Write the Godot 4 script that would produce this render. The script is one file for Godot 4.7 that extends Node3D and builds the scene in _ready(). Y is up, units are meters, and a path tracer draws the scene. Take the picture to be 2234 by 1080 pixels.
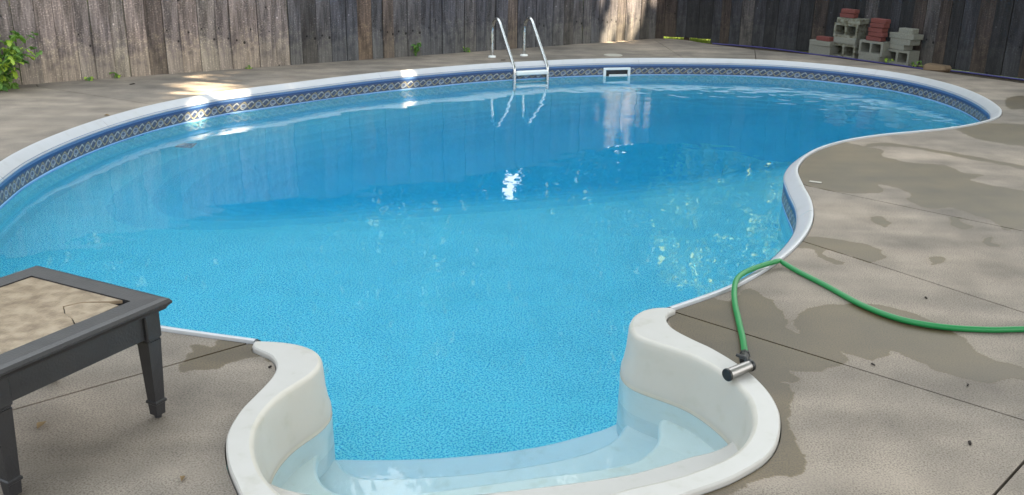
extends Node3D
# A kidney shaped back yard pool seen from beside its moulded steps. World: y up, metres, deck surface at y = 0, the photographer stands at the origin.

const WATER_Y := -0.2
const FLOOR_Y := -1.0
const SUN_TO := Vector3(0.459, 0.819, 0.344)

var rng := RandomNumberGenerator.new()
var used := {}
var M := {}
var gaps: Array = []

# ------------------------------------------------------------------ mesh collector
class MB:
	var v := PackedVector3Array()
	var n := PackedVector3Array()
	var uv := PackedVector2Array()
	var idx := PackedInt32Array()
	var xf := Transform3D.IDENTITY

	func tri(a: Vector3, b: Vector3, c: Vector3, ua := Vector2.ZERO, ub := Vector2.ZERO, uc := Vector2.ZERO) -> void:
		a = xf * a; b = xf * b; c = xf * c
		var nn := (c - a).cross(b - a).normalized()
		var k := v.size()
		v.append_array([a, b, c]); n.append_array([nn, nn, nn]); uv.append_array([ua, ub, uc])
		idx.append_array([k, k + 1, k + 2])

	# a flat polygon whose normal is made to point away from «from»
	func poly(p: Array, from: Vector3, uvs: Array = []) -> void:
		var mid := Vector3.ZERO
		for q in p:
			mid += q
		mid /= p.size()
		var nn: Vector3 = (p[2] - p[0]).cross(p[1] - p[0])
		var flip := nn.dot(mid - from) < 0.0
		for i in range(1, p.size() - 1):
			var b := i + 1 if flip else i
			var c := i if flip else i + 1
			if uvs.size():
				tri(p[0], p[b], p[c], uvs[0], uvs[b], uvs[c])
			else:
				tri(p[0], p[b], p[c], _flat(p[0], nn), _flat(p[b], nn), _flat(p[c], nn))

	func _flat(p: Vector3, nn: Vector3) -> Vector2:
		var a := nn.abs()
		if a.y >= a.x and a.y >= a.z:
			return Vector2(p.x, p.z)
		return Vector2(p.z, p.y) if a.x > a.z else Vector2(p.x, p.y)

	func box(c: Vector3, s: Vector3, ch := 0.0, jit: RandomNumberGenerator = null, amount := 0.0) -> void:
		var h := s * 0.5
		var w := [Vector3(h.x, h.y - ch, h.z - ch), Vector3(h.x - ch, h.y, h.z - ch), Vector3(h.x - ch, h.y - ch, h.z)]
		var P := {}
		for sx in [-1, 1]:
			for sy in [-1, 1]:
				for sz in [-1, 1]:
					var j := Vector3.ZERO
					if jit:
						j = Vector3(jit.randf_range(-1, 1), jit.randf_range(-1, 1), jit.randf_range(-1, 1)) * amount
					for k in 3:
						P[[sx, sy, sz, k]] = c + Vector3(w[k].x * sx, w[k].y * sy, w[k].z * sz) + j
		for s1 in [-1, 1]:
			poly([P[[s1, -1, -1, 0]], P[[s1, 1, -1, 0]], P[[s1, 1, 1, 0]], P[[s1, -1, 1, 0]]], c)
			poly([P[[-1, s1, -1, 1]], P[[1, s1, -1, 1]], P[[1, s1, 1, 1]], P[[-1, s1, 1, 1]]], c)
			poly([P[[-1, -1, s1, 2]], P[[1, -1, s1, 2]], P[[1, 1, s1, 2]], P[[-1, 1, s1, 2]]], c)
		if ch <= 0.0:
			return
		for s1 in [-1, 1]:
			for s2 in [-1, 1]:
				poly([P[[s1, s2, -1, 0]], P[[s1, s2, 1, 0]], P[[s1, s2, 1, 1]], P[[s1, s2, -1, 1]]], c)
				poly([P[[s1, -1, s2, 0]], P[[s1, 1, s2, 0]], P[[s1, 1, s2, 2]], P[[s1, -1, s2, 2]]], c)
				poly([P[[-1, s1, s2, 1]], P[[1, s1, s2, 1]], P[[1, s1, s2, 2]], P[[-1, s1, s2, 2]]], c)
				for s3 in [-1, 1]:
					poly([P[[s1, s2, s3, 0]], P[[s1, s2, s3, 1]], P[[s1, s2, s3, 2]]], c)

	# rows of points, smooth shaded; normals follow the winding, turned over with «flip»
	func loft(rows: Array, us: Array, vs: Array, flip := false, closed := false) -> void:
		var cols: int = rows[0].size()
		var k := v.size()
		var nn := PackedVector3Array()
		nn.resize(rows.size() * cols)
		var at := func(r: int, c: int) -> int: return r * cols + (c % cols)
		var last := cols if closed else cols - 1
		for r in rows.size() - 1:
			for c in last:
				var q := [at.call(r, c), at.call(r, c + 1), at.call(r + 1, c + 1), at.call(r + 1, c)]
				var pts := [rows[r][c], rows[r][(c + 1) % cols], rows[r + 1][(c + 1) % cols], rows[r + 1][c]]
				var fn: Vector3 = (pts[2] - pts[0]).cross(pts[1] - pts[3]) * (-1.0)
				if flip:
					fn = -fn
				for i in q:
					nn[i] += fn
				var order := [0, 1, 2, 0, 2, 3] if flip else [0, 2, 1, 0, 3, 2]
				for i in order:
					idx.append(k + q[i])
		for r in rows.size():
			for c in cols:
				v.append(xf * rows[r][c])
				n.append((xf.basis * nn[r * cols + c]).normalized())
				uv.append(Vector2(us[c], vs[r]))

	func tube(path: Array, rad, sides := 10, caps := true) -> void:
		var rows := []
		var us := []
		var vs := []
		for s in sides + 1:
			us.append(float(s) / sides)
		var ref := Vector3.UP
		if absf((path[1] - path[0]).normalized().dot(ref)) > 0.9:
			ref = Vector3.RIGHT
		var run := 0.0
		for i in path.size():
			var t: Vector3 = (path[mini(i + 1, path.size() - 1)] - path[maxi(i - 1, 0)]).normalized()
			var x := t.cross(ref).normalized()
			ref = x.cross(t).normalized()
			var r: float = rad[i] if rad is Array else rad
			var ring := []
			for s in sides + 1:
				var a := TAU * s / sides
				ring.append(path[i] + (x * cos(a) + ref * sin(a)) * r)
			rows.append(ring)
			vs.append(run)
			if i + 1 < path.size():
				run += path[i].distance_to(path[i + 1])
		loft(rows, us, vs, true)
		if caps:
			for e in [0, path.size() - 1]:
				var away: Vector3 = path[e] * 2.0 - path[1 if e == 0 else e - 1]
				poly(rows[e].slice(0, sides), path[e] * 2.0 - away)

	func mesh() -> ArrayMesh:
		var a := []
		a.resize(Mesh.ARRAY_MAX)
		a[Mesh.ARRAY_VERTEX] = v
		a[Mesh.ARRAY_NORMAL] = n
		a[Mesh.ARRAY_TEX_UV] = uv
		a[Mesh.ARRAY_INDEX] = idx
		var m := ArrayMesh.new()
		m.add_surface_from_arrays(Mesh.PRIMITIVE_TRIANGLES, a)
		return m

# ------------------------------------------------------------------ naming
func numbered(called: String) -> String:
	var k: int = used.get(called, 0)
	used[called] = k + 1
	return called if k == 0 else "%s_%03d" % [called, k]

func tag(o: Node, label: String, category: String, group := "") -> Node:
	o.set_meta("label", label)
	o.set_meta("category", category)
	if group:
		o.set_meta("group", group)
	return o

func thing(called: String, label: String, category: String, where := Vector3.ZERO, turn := 0.0, group := "") -> Node3D:
	var o := Node3D.new()
	o.name = numbered(called)
	add_child(o)
	o.position = where
	o.rotation.y = turn
	tag(o, label, category, group)
	return o

func put(called: String, mesh: Mesh, mat: Material, parent: Node = null) -> MeshInstance3D:
	var o := MeshInstance3D.new()
	o.mesh = mesh
	o.material_override = mat
	if parent == null or parent == self:
		o.name = numbered(called)
		add_child(o)
	else:
		var k := 0
		for c in parent.get_children():
			if c.name == called or String(c.name).begins_with(called + "_0") or String(c.name).begins_with(called + "_1") or String(c.name).begins_with(called + "_2"):
				k += 1
		o.name = called if k == 0 else "%s_%03d" % [called, k]
		parent.add_child(o, true)
	return o

func structure(o: Node) -> Node:
	o.set_meta("kind", "structure")
	return o

# ------------------------------------------------------------------ curves in plan
func spline(p: Array, sub := 8) -> PackedVector2Array:
	var out := PackedVector2Array()
	for i in p.size() - 1:
		var a: Vector2 = p[maxi(i - 1, 0)]
		var b: Vector2 = p[i]
		var c: Vector2 = p[i + 1]
		var d: Vector2 = p[mini(i + 2, p.size() - 1)]
		for s in sub:
			out.append(b.cubic_interpolate(c, a, d, float(s) / sub))
	out.append(p[p.size() - 1])
	return out

func even(p: PackedVector2Array, count: int) -> PackedVector2Array:
	var d := PackedFloat32Array([0.0])
	for i in range(1, p.size()):
		d.append(d[i - 1] + p[i].distance_to(p[i - 1]))
	var out := PackedVector2Array()
	var k := 0
	for i in count:
		var t := d[d.size() - 1] * i / (count - 1)
		while k < p.size() - 2 and d[k + 1] < t:
			k += 1
		out.append(p[k].lerp(p[k + 1], clampf((t - d[k]) / maxf(d[k + 1] - d[k], 1e-6), 0, 1)))
	return out

func length_of(p: PackedVector2Array) -> float:
	var t := 0.0
	for i in range(1, p.size()):
		t += p[i].distance_to(p[i - 1])
	return t

# moves each point sideways; positive is to the right of the way the curve runs (seen from above, z down the page)
func aside(p: PackedVector2Array, by) -> PackedVector2Array:
	var out := PackedVector2Array()
	for i in p.size():
		var t := (p[mini(i + 1, p.size() - 1)] - p[maxi(i - 1, 0)]).normalized()
		out.append(p[i] + Vector2(-t.y, t.x) * (by[i] if by is Array else by))
	return out

func up(p: PackedVector2Array, y: float) -> Array:
	var out := []
	for q in p:
		out.append(Vector3(q.x, y, q.y))
	return out

# a sheet over a plan polygon; small cells follow «height», whose normals it carries when «waves» is set
func sheet(poly: PackedVector2Array, cell: float, height: Callable, smooth := true) -> ArrayMesh:
	var b := MB.new()
	var lo := Vector2(INF, INF)
	var hi := -lo
	for p in poly:
		lo = lo.min(p)
		hi = hi.max(p)
	var nx := int(ceil((hi.x - lo.x) / cell)) + 1
	var nz := int(ceil((hi.y - lo.y) / cell)) + 1
	var inside := PackedByteArray()
	inside.resize((nx + 1) * (nz + 1))
	var index := {}
	var corner := func(i: int, j: int) -> Vector2: return lo + Vector2(i, j) * cell
	for j in nz + 1:
		for i in nx + 1:
			inside[j * (nx + 1) + i] = 1 if Geometry2D.is_point_in_polygon(lo + Vector2(i, j) * cell, poly) else 0
	var near := {}
	for k in poly.size():
		var p := poly[k]
		var q := poly[(k + 1) % poly.size()]
		var steps := int(p.distance_to(q) / (cell * 0.3)) + 1
		for s in steps + 1:
			var r := (p.lerp(q, float(s) / steps) - lo) / cell
			near[Vector2i(floori(r.x), floori(r.y))] = true
	var vert := func(p: Vector2, key) -> int:
		if key != null and index.has(key):
			return index[key]
		var h: float = height.call(p)
		b.v.append(Vector3(p.x, h, p.y))
		var nn := Vector3.UP
		if smooth:
			var e := 0.008
			nn = Vector3(h - height.call(p + Vector2(e, 0)), e, h - height.call(p + Vector2(0, e))).normalized()
		b.n.append(nn)
		b.uv.append(p)
		if key != null:
			index[key] = b.v.size() - 1
		return b.v.size() - 1
	for j in nz:
		for i in nx:
			if near.has(Vector2i(i, j)):
				var sq := PackedVector2Array([corner.call(i, j), corner.call(i + 1, j), corner.call(i + 1, j + 1), corner.call(i, j + 1)])
				for piece in Geometry2D.intersect_polygons(sq, poly):
					var t := Geometry2D.triangulate_polygon(piece)
					var ids := []
					for p in piece:
						ids.append(vert.call(p, null))
					for k in range(0, t.size(), 3):
						var a: Vector2 = piece[t[k]]
						var turn: float = (piece[t[k + 1]] - a).cross(piece[t[k + 2]] - a)
						if turn > 0:
							b.idx.append_array([ids[t[k]], ids[t[k + 1]], ids[t[k + 2]]])
						else:
							b.idx.append_array([ids[t[k]], ids[t[k + 2]], ids[t[k + 1]]])
			elif inside[j * (nx + 1) + i]:
				var q := [vert.call(corner.call(i, j), Vector2i(i, j)), vert.call(corner.call(i + 1, j), Vector2i(i + 1, j)), vert.call(corner.call(i + 1, j + 1), Vector2i(i + 1, j + 1)), vert.call(corner.call(i, j + 1), Vector2i(i, j + 1))]
				b.idx.append_array([q[0], q[1], q[2], q[0], q[2], q[3]])
	return b.mesh()

# a flat polygon at height y, with a skirt downwards when «deep» is not 0
func plate(b: MB, poly: PackedVector2Array, y: float, deep := 0.0, bevel := 0.0) -> void:
	var top := poly
	if bevel > 0.0:
		var inner := Geometry2D.offset_polygon(poly, -bevel)
		if inner.size() == 1:
			top = inner[0]
	var t := Geometry2D.triangulate_polygon(top)
	for k in range(0, t.size(), 3):
		var p := [top[t[k]], top[t[k + 1]], top[t[k + 2]]]
		b.poly([Vector3(p[0].x, y, p[0].y), Vector3(p[1].x, y, p[1].y), Vector3(p[2].x, y, p[2].y)], Vector3(p[0].x, y - 1, p[0].y), p)
	if deep > 0.0:
		var mid := Vector2.ZERO
		for p in poly:
			mid += p
		mid /= poly.size()
		for k in top.size():
			var p := top[k]
			var q := top[(k + 1) % top.size()]
			b.tri(Vector3(p.x, y, p.y), Vector3(p.x, y - deep, p.y), Vector3(q.x, y - deep, q.y), p, p, q)
			b.tri(Vector3(p.x, y, p.y), Vector3(q.x, y - deep, q.y), Vector3(q.x, y, q.y), p, q, q)

# ------------------------------------------------------------------ textures
func noise(seed_: int, freq: float, type := FastNoiseLite.TYPE_SIMPLEX_SMOOTH, octaves := 3) -> FastNoiseLite:
	var f := FastNoiseLite.new()
	f.seed = seed_
	f.frequency = freq
	f.noise_type = type
	f.fractal_octaves = octaves
	f.fractal_type = FastNoiseLite.FRACTAL_FBM if octaves > 1 else FastNoiseLite.FRACTAL_NONE
	return f

func field(f: FastNoiseLite, w: int, h: int, seamless := true) -> PackedByteArray:
	var im := f.get_seamless_image(w, h) if seamless else f.get_image(w, h)
	im.convert(Image.FORMAT_L8)
	return im.get_data()

func stretched(f: FastNoiseLite, w: int, h: int, from_h: int) -> PackedByteArray:
	var im := f.get_image(w, from_h)
	im.convert(Image.FORMAT_L8)
	im.resize(w, h, Image.INTERPOLATE_CUBIC)
	return im.get_data()

func picture(w: int, h: int, data: PackedByteArray, format := Image.FORMAT_RGB8) -> ImageTexture:
	return ImageTexture.create_from_image(Image.create_from_data(w, h, false, format, data))

func ramp_tile(f: FastNoiseLite, size: int, stops: Array) -> ImageTexture:
	var g := Gradient.new()
	g.offsets = PackedFloat32Array(stops.map(func(s): return s[0]))
	g.colors = PackedColorArray(stops.map(func(s): return s[1]))
	var lut := []
	for i in 256:
		var c := g.sample(i / 255.0)
		lut.append([int(c.r * 255), int(c.g * 255), int(c.b * 255)])
	var src := field(f, size, size)
	var out := PackedByteArray()
	out.resize(size * size * 3)
	for i in src.size():
		var c: Array = lut[src[i]]
		out[i * 3] = c[0]
		out[i * 3 + 1] = c[1]
		out[i * 3 + 2] = c[2]
	return picture(size, size, out)

func grey_tile(f: FastNoiseLite, size: int) -> ImageTexture:
	return picture(size, size, field(f, size, size), Image.FORMAT_L8)

func mat(color: Color, rough := 0.8, metal := 0.0) -> StandardMaterial3D:
	var m := StandardMaterial3D.new()
	m.albedo_color = color
	m.roughness = rough
	m.metallic = metal
	return m

func relief(m: StandardMaterial3D, t: Texture2D, cm: float) -> StandardMaterial3D:
	m.heightmap_enabled = true
	m.heightmap_texture = t
	m.heightmap_scale = cm
	return m

func world_map(m: StandardMaterial3D, per_metre: float, in_world := true) -> StandardMaterial3D:
	m.uv1_triplanar = true
	m.uv1_world_triplanar = in_world
	m.uv1_scale = Vector3.ONE * per_metre
	return m

# ------------------------------------------------------------------ the place
func _ready() -> void:
	rng.seed = 7
	camera_and_light()
	materials()
	var pool := pool_outline()
	ground(pool)
	deck(pool)
	swimming_pool(pool)
	pool_steps(pool)
	water(pool)
	fences()
	trees()
	ladder()
	side_table()
	garden_hose()
	masonry()
	plants()
	small_things(pool)

func camera_and_light() -> void:
	var cam := Camera3D.new()
	cam.name = "camera"
	cam.fov = 30.2162
	cam.near = 0.05
	cam.far = 400.0
	cam.basis = Basis(Vector3.RIGHT, deg_to_rad(-18.7)) * Basis(Vector3.BACK, deg_to_rad(0.9))
	cam.position = Vector3(0, 1.5, 0)
	add_child(cam)
	cam.current = true
	var sky := ProceduralSkyMaterial.new()
	sky.sky_top_color = Color(0.88, 0.945, 1.0)
	sky.sky_horizon_color = Color(0.8, 0.8, 0.79)
	sky.sky_curve = 0.4
	sky.ground_bottom_color = Color(0.3, 0.3, 0.27)
	sky.ground_horizon_color = Color(0.6, 0.6, 0.56)
	sky.sky_energy_multiplier = 0.52
	sky.ground_energy_multiplier = 0.52
	sky.sun_angle_max = 20.0
	var cover := noise(3, 0.004, FastNoiseLite.TYPE_SIMPLEX_SMOOTH, 5)
	var cl := field(cover, 512, 256)
	var data := PackedByteArray()
	data.resize(512 * 256 * 4)
	for i in cl.size():
		var a := clampf((cl[i] / 255.0 - 0.5) * 2.2, 0.0, 0.5)
		data[i * 4] = 255
		data[i * 4 + 1] = 252
		data[i * 4 + 2] = 246
		data[i * 4 + 3] = int(a * 255)
	sky.sky_cover = picture(512, 256, data, Image.FORMAT_RGBA8)
	var e := Environment.new()
	e.background_mode = Environment.BG_SKY
	e.sky = Sky.new()
	e.sky.sky_material = sky
	e.tonemap_mode = Environment.TONE_MAPPER_LINEAR
	e.tonemap_exposure = 8.9
	e.sdfgi_enabled = true
	e.ssao_enabled = true
	e.ssil_enabled = true
	var we := WorldEnvironment.new()
	we.name = "surroundings"
	we.environment = e
	add_child(we)
	var sun := DirectionalLight3D.new()
	sun.name = "sun"
	sun.light_color = Color(1.0, 0.91, 0.77)
	sun.light_energy = 1.6
	sun.light_angular_distance = 0.5
	sun.shadow_enabled = true
	sun.basis = Basis.looking_at(-SUN_TO.normalized(), Vector3.UP)
	add_child(sun)

func wet_polygons() -> Array:
	return [[Vector2(0.69, -3.63), Vector2(0.81, -3.74), Vector2(0.88, -3.8), Vector2(0.91, -3.77), Vector2(0.95, -3.73), Vector2(0.98, -3.78), Vector2(1.03, -3.86), Vector2(1.09, -3.89), Vector2(1.14, -3.78), Vector2(1.16, -3.56), Vector2(1.12, -3.47), Vector2(1.18, -3.4), Vector2(1.17, -3.51), Vector2(1.25, -3.64), Vector2(1.37, -3.71), Vector2(1.5, -3.74), Vector2(1.57, -3.74), Vector2(1.69, -3.66), Vector2(1.76, -3.58), Vector2(1.81, -3.45), Vector2(1.81, -3.32), Vector2(1.84, -3.2), Vector2(1.92, -3.11), Vector2(1.98, -3.05), Vector2(1.93, -2.94), Vector2(1.87, -3.01), Vector2(1.7, -2.99), Vector2(1.58, -3.08), Vector2(1.53, -3.17), Vector2(1.48, -3.25), Vector2(1.38, -3.16), Vector2(1.3, -3.22), Vector2(1.28, -3.24), Vector2(1.28, -3.18), Vector2(1.23, -3.1), Vector2(1.11, -3.05), Vector2(1.03, -3.06), Vector2(1.05, -3), Vector2(1.03, -2.96), Vector2(0.95, -2.97), Vector2(0.99, -2.92), Vector2(0.97, -2.83), Vector2(0.94, -2.76), Vector2(0.91, -2.61), Vector2(0.91, -2.52), Vector2(0.9, -2.45), Vector2(0.87, -2.38), Vector2(0.74, -2.34), Vector2(0.66, -2.28), Vector2(0.56, -2.21), Vector2(0.62, -2.37), Vector2(0.77, -2.46), Vector2(0.86, -2.62), Vector2(0.9, -2.84), Vector2(0.84, -3), Vector2(0.75, -3.19), Vector2(0.64, -3.37)],
		[Vector2(1.53, -4.68), Vector2(1.57, -4.68), Vector2(1.7, -4.68), Vector2(1.8, -4.6), Vector2(1.88, -4.55), Vector2(1.89, -4.39), Vector2(1.78, -4.29), Vector2(1.73, -4.36), Vector2(1.62, -4.47), Vector2(1.59, -4.42), Vector2(1.6, -4.35), Vector2(1.65, -4.27), Vector2(1.6, -4.25), Vector2(1.56, -4.35), Vector2(1.55, -4.49), Vector2(1.48, -4.5)],
		[Vector2(2.04, -6.5), Vector2(2.34, -7.01), Vector2(2.57, -7.18), Vector2(2.74, -6.99), Vector2(2.82, -6.87), Vector2(2.75, -6.66), Vector2(2.9, -6.47), Vector2(3.09, -6.43), Vector2(3.12, -6.23), Vector2(3.22, -6.13), Vector2(3.07, -6.01), Vector2(3.15, -5.87), Vector2(3.29, -5.73), Vector2(3.44, -5.49), Vector2(3.01, -4.73), Vector2(2.85, -4.89), Vector2(2.73, -4.88), Vector2(2.76, -5), Vector2(2.65, -5.3), Vector2(2.51, -5.29), Vector2(2.44, -5.46), Vector2(2.51, -5.59), Vector2(2.51, -5.68), Vector2(2.42, -5.85), Vector2(2.33, -5.65), Vector2(2.12, -5.61), Vector2(1.92, -5.77), Vector2(1.88, -5.96)],
		[Vector2(3.82, -7.9), Vector2(4.05, -8.08), Vector2(4.51, -8.06), Vector2(4.74, -7.99), Vector2(4.17, -6.95), Vector2(4.02, -7.12), Vector2(3.87, -7.23), Vector2(3.77, -7.47)],
		[Vector2(2.69, -6.99), Vector2(2.91, -7.16), Vector2(3.08, -7.08), Vector2(3.34, -6.84), Vector2(3.66, -6.44), Vector2(3.8, -6.28), Vector2(3.74, -6.17), Vector2(3.61, -6.34), Vector2(3.29, -6.73), Vector2(3.04, -7), Vector2(2.88, -7.04)],
		[Vector2(2.07, -5.04), Vector2(2.14, -5.09), Vector2(2.15, -5.03), Vector2(2.11, -4.92), Vector2(2.07, -4.88), Vector2(2.05, -4.93)],
		[Vector2(2.52, -5.08), Vector2(2.6, -5.11), Vector2(2.56, -5.01), Vector2(2.59, -4.92), Vector2(2.52, -4.86), Vector2(2.48, -4.9)],
		[Vector2(2.51, -4.67), Vector2(2.6, -4.74), Vector2(2.55, -4.66), Vector2(2.57, -4.6), Vector2(2.53, -4.56), Vector2(2.5, -4.6)],
		[Vector2(-0.98, -3.27), Vector2(-1.13, -3.26), Vector2(-1.13, -3.22), Vector2(-1.15, -3.18), Vector2(-1.22, -3.21), Vector2(-1.21, -3.15), Vector2(-1.23, -3.11), Vector2(-1.2, -3.08), Vector2(-1.2, -2.98), Vector2(-1.14, -2.99), Vector2(-1.06, -3.02), Vector2(-1.03, -3.06), Vector2(-0.97, -3.1), Vector2(-0.94, -3.13), Vector2(-0.87, -3.07), Vector2(-0.85, -3.11), Vector2(-0.96, -3.16)],
		[Vector2(2.56, -6.91), Vector2(2.68, -7.05), Vector2(2.67, -6.91), Vector2(2.57, -6.8)],
		[Vector2(2.1, -4.36), Vector2(2.17, -4.39), Vector2(2.15, -4.31), Vector2(2.08, -4.25)],
		[Vector2(5.07, -9.47), Vector2(5.37, -9.64), Vector2(5.13, -9.02), Vector2(4.79, -8.83)]]

const DECK_LOW := Vector2(-6.6, -15.6)
const DECK_SIDE := 14.6

func materials() -> void:
	# concrete: one picture of the whole deck with its wet patches, and a fine grain that repeats
	var size := 2048
	var mask := Image.create(size, size, false, Image.FORMAT_L8)
	var warp := noise(21, 2.1, FastNoiseLite.TYPE_SIMPLEX_SMOOTH, 4)
	for poly in wet_polygons():
		var p := PackedVector2Array()
		for k in poly.size():
			var a: Vector2 = poly[k]
			var b: Vector2 = poly[(k + 1) % poly.size()]
			var z: Vector2 = poly[(k + poly.size() - 1) % poly.size()]
			var d: Vector2 = poly[(k + 2) % poly.size()]
			var steps := clampi(int(a.distance_to(b) / 0.015), 1, 24)
			for s in steps:
				var q := a.cubic_interpolate(b, z, d, float(s) / steps)
				q += Vector2(warp.get_noise_2d(q.x * 3, q.y * 3), warp.get_noise_2d(q.x * 3 + 50, q.y * 3)) * 0.03
				p.append((q - DECK_LOW) / DECK_SIDE * size)
		var low := INF
		var high := -INF
		for q in p:
			low = minf(low, q.y)
			high = maxf(high, q.y)
		for y in range(maxi(int(low), 0), mini(int(high) + 1, size - 1)):
			var xs := []
			for k in p.size():
				var a := p[k]
				var b := p[(k + 1) % p.size()]
				if (a.y > y + 0.5) != (b.y > y + 0.5):
					xs.append(a.x + (b.x - a.x) * (y + 0.5 - a.y) / (b.y - a.y))
			xs.sort()
			for k in range(0, xs.size() - 1, 2):
				var x0 := clampi(roundi(xs[k]), 0, size)
				var x1 := clampi(roundi(xs[k + 1]), 0, size)
				if x1 > x0:
					mask.fill_rect(Rect2i(x0, y, x1 - x0, 1), Color.WHITE)
	var soft := mask.duplicate()
	soft.resize(size / 8, size / 8, Image.INTERPOLATE_LANCZOS)
	soft.resize(size, size, Image.INTERPOLATE_CUBIC)
	var wet := mask.get_data()
	var halo: PackedByteArray = soft.get_data()
	var broad := field(noise(5, 0.0035, FastNoiseLite.TYPE_SIMPLEX_SMOOTH, 5), size, size)
	var blot := field(noise(6, 0.02, FastNoiseLite.TYPE_SIMPLEX_SMOOTH, 4), size, size)
	var streak_im := noise(9, 0.02, FastNoiseLite.TYPE_SIMPLEX_SMOOTH, 3).get_seamless_image(512, 2048)
	streak_im.convert(Image.FORMAT_L8)
	streak_im.resize(size, size, Image.INTERPOLATE_CUBIC)
	var streak := streak_im.get_data()
	var col := PackedByteArray()
	col.resize(size * size * 3)
	var rgh := PackedByteArray()
	rgh.resize(size * size)
	for i in size * size:
		var g := (broad[i] - 128) * 0.0011 + (blot[i] - 128) * 0.0010 + (streak[i] - 128) * 0.0009
		var w := wet[i] * 0.0034 + halo[i] * 0.00052
		var tint := (broad[i] - 128) * 0.0006
		var l := 1.0 + g
		var k := 1.0 - 0.4 * w
		col[i * 3] = clampi(int((138.5 + 20.0 * tint) * l * k), 0, 255)
		col[i * 3 + 1] = clampi(int(128.5 * l * (k - 0.055 * w)), 0, 255)
		col[i * 3 + 2] = clampi(int((117.0 - 20.0 * tint) * l * (k - 0.2 * w)), 0, 255)
		rgh[i] = clampi(int(225.0 - 95.0 * w), 60, 255)
	var grain := ramp_tile(noise(11, 0.17, FastNoiseLite.TYPE_SIMPLEX, 5), 1024, [[0.0, Color(0.42, 0.41, 0.39)], [0.2, Color(0.74, 0.73, 0.72)], [0.36, Color(0.88, 0.875, 0.87)], [0.6, Color(0.96, 0.955, 0.95)], [0.8, Color(1, 1, 1)], [1.0, Color(1, 1, 1)]])
	var grain_relief := grey_tile(noise(12, 0.09, FastNoiseLite.TYPE_SIMPLEX, 4), 512)
	M.concrete = mat(Color.WHITE, 1.0)
	M.concrete.albedo_texture = picture(size, size, col)
	M.concrete.roughness_texture = picture(size, size, rgh, Image.FORMAT_L8)
	M.concrete.uv1_scale = Vector3(1.0 / DECK_SIDE, 1.0 / DECK_SIDE, 1)
	M.concrete.uv1_offset = Vector3(-DECK_LOW.x / DECK_SIDE, -DECK_LOW.y / DECK_SIDE, 0)
	M.concrete.detail_enabled = true
	M.concrete.detail_blend_mode = BaseMaterial3D.BLEND_MODE_MUL
	M.concrete.detail_albedo = grain
	M.concrete.detail_uv_layer = BaseMaterial3D.DETAIL_UV_2
	M.concrete.uv2_triplanar = true
	M.concrete.uv2_world_triplanar = true
	M.concrete.uv2_scale = Vector3.ONE * 0.62
	var joint := world_map(mat(Color(0.2, 0.17, 0.14), 0.95), 2.0)
	joint.albedo_texture = ramp_tile(noise(13, 0.03), 256, [[0.0, Color(0.5, 0.48, 0.42)], [1.0, Color(1, 0.98, 0.9)]])
	M.soil = world_map(relief(mat(Color(0.33, 0.29, 0.24), 0.95), grain_relief, 1.0), 1.1)
	M.soil.albedo_texture = joint.albedo_texture
	M.lawn = world_map(relief(mat(Color(0.56, 0.62, 0.32), 0.95), grain_relief, 2.0), 0.6)
	M.lawn.albedo_texture = ramp_tile(noise(14, 0.05, FastNoiseLite.TYPE_SIMPLEX, 4), 512, [[0.0, Color(0.42, 0.5, 0.25)], [0.5, Color(0.66, 0.74, 0.4)], [1.0, Color(0.95, 0.95, 0.6)]])
	# pool liner: pebble print
	M.liner = world_map(mat(Color(1, 1, 1), 0.55), 0.9)
	M.liner.albedo_texture = ramp_tile(noise(15, 0.07, FastNoiseLite.TYPE_SIMPLEX, 2), 1024, [[0.0, Color(0.12, 0.51, 0.74)], [0.26, Color(0.28, 0.74, 0.87)], [0.44, Color(0.51, 0.93, 0.95)], [0.62, Color(0.61, 0.97, 0.97)], [1.0, Color(0.84, 1.0, 0.99)]])
	M.liner.detail_enabled = true
	M.liner.detail_blend_mode = BaseMaterial3D.BLEND_MODE_MUL
	M.liner.detail_albedo = ramp_tile(noise(35, 0.012, FastNoiseLite.TYPE_SIMPLEX_SMOOTH, 5), 512, [[0.0, Color(0.91, 0.94, 0.95)], [0.5, Color(0.98, 0.985, 0.99)], [1.0, Color(1, 1, 1)]])  # faint pale swirls stand in for sky reflections and caustics
	M.liner.detail_uv_layer = BaseMaterial3D.DETAIL_UV_2
	M.liner.uv2_triplanar = true
	M.liner.uv2_world_triplanar = true
	M.liner.uv2_scale = Vector3.ONE * 0.37
	M.border = mat(Color.WHITE, 0.4)
	M.border.albedo_texture = border_print()
	M.border.uv1_scale = Vector3(1.0 / 0.70, 1, 1)
	# white mouldings
	var scuff := ramp_tile(noise(16, 0.02, FastNoiseLite.TYPE_SIMPLEX_SMOOTH, 5), 512, [[0.0, Color(0.93, 0.925, 0.9)], [0.3, Color(0.985, 0.985, 0.98)], [1.0, Color(1, 1, 1)]])
	M.coping = world_map(mat(Color(0.715, 0.72, 0.735), 0.38), 0.8)
	M.coping.albedo_texture = scuff
	M.steps = world_map(mat(Color(0.695, 0.685, 0.668), 0.42), 0.7)
	M.treads = world_map(mat(Color(0.93, 0.94, 0.935), 0.42), 0.7)  # same plastic as the rim, lightened to offset light lost under water
	M.steps.albedo_texture = scuff
	M.shell = world_map(mat(Color(0.71, 0.695, 0.66), 0.42), 0.7)
	M.shell.albedo_texture = scuff
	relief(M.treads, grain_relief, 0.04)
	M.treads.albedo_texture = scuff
	M.scum = world_map(mat(Color(0.74, 0.715, 0.66), 0.6), 3.0)
	M.scum.albedo_texture = scuff
	M.plastic = mat(Color(0.9, 0.91, 0.9), 0.4)
	M.lid = world_map(mat(Color(0.66, 0.64, 0.6), 0.6), 1.5)
	M.lid.albedo_texture = scuff
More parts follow.
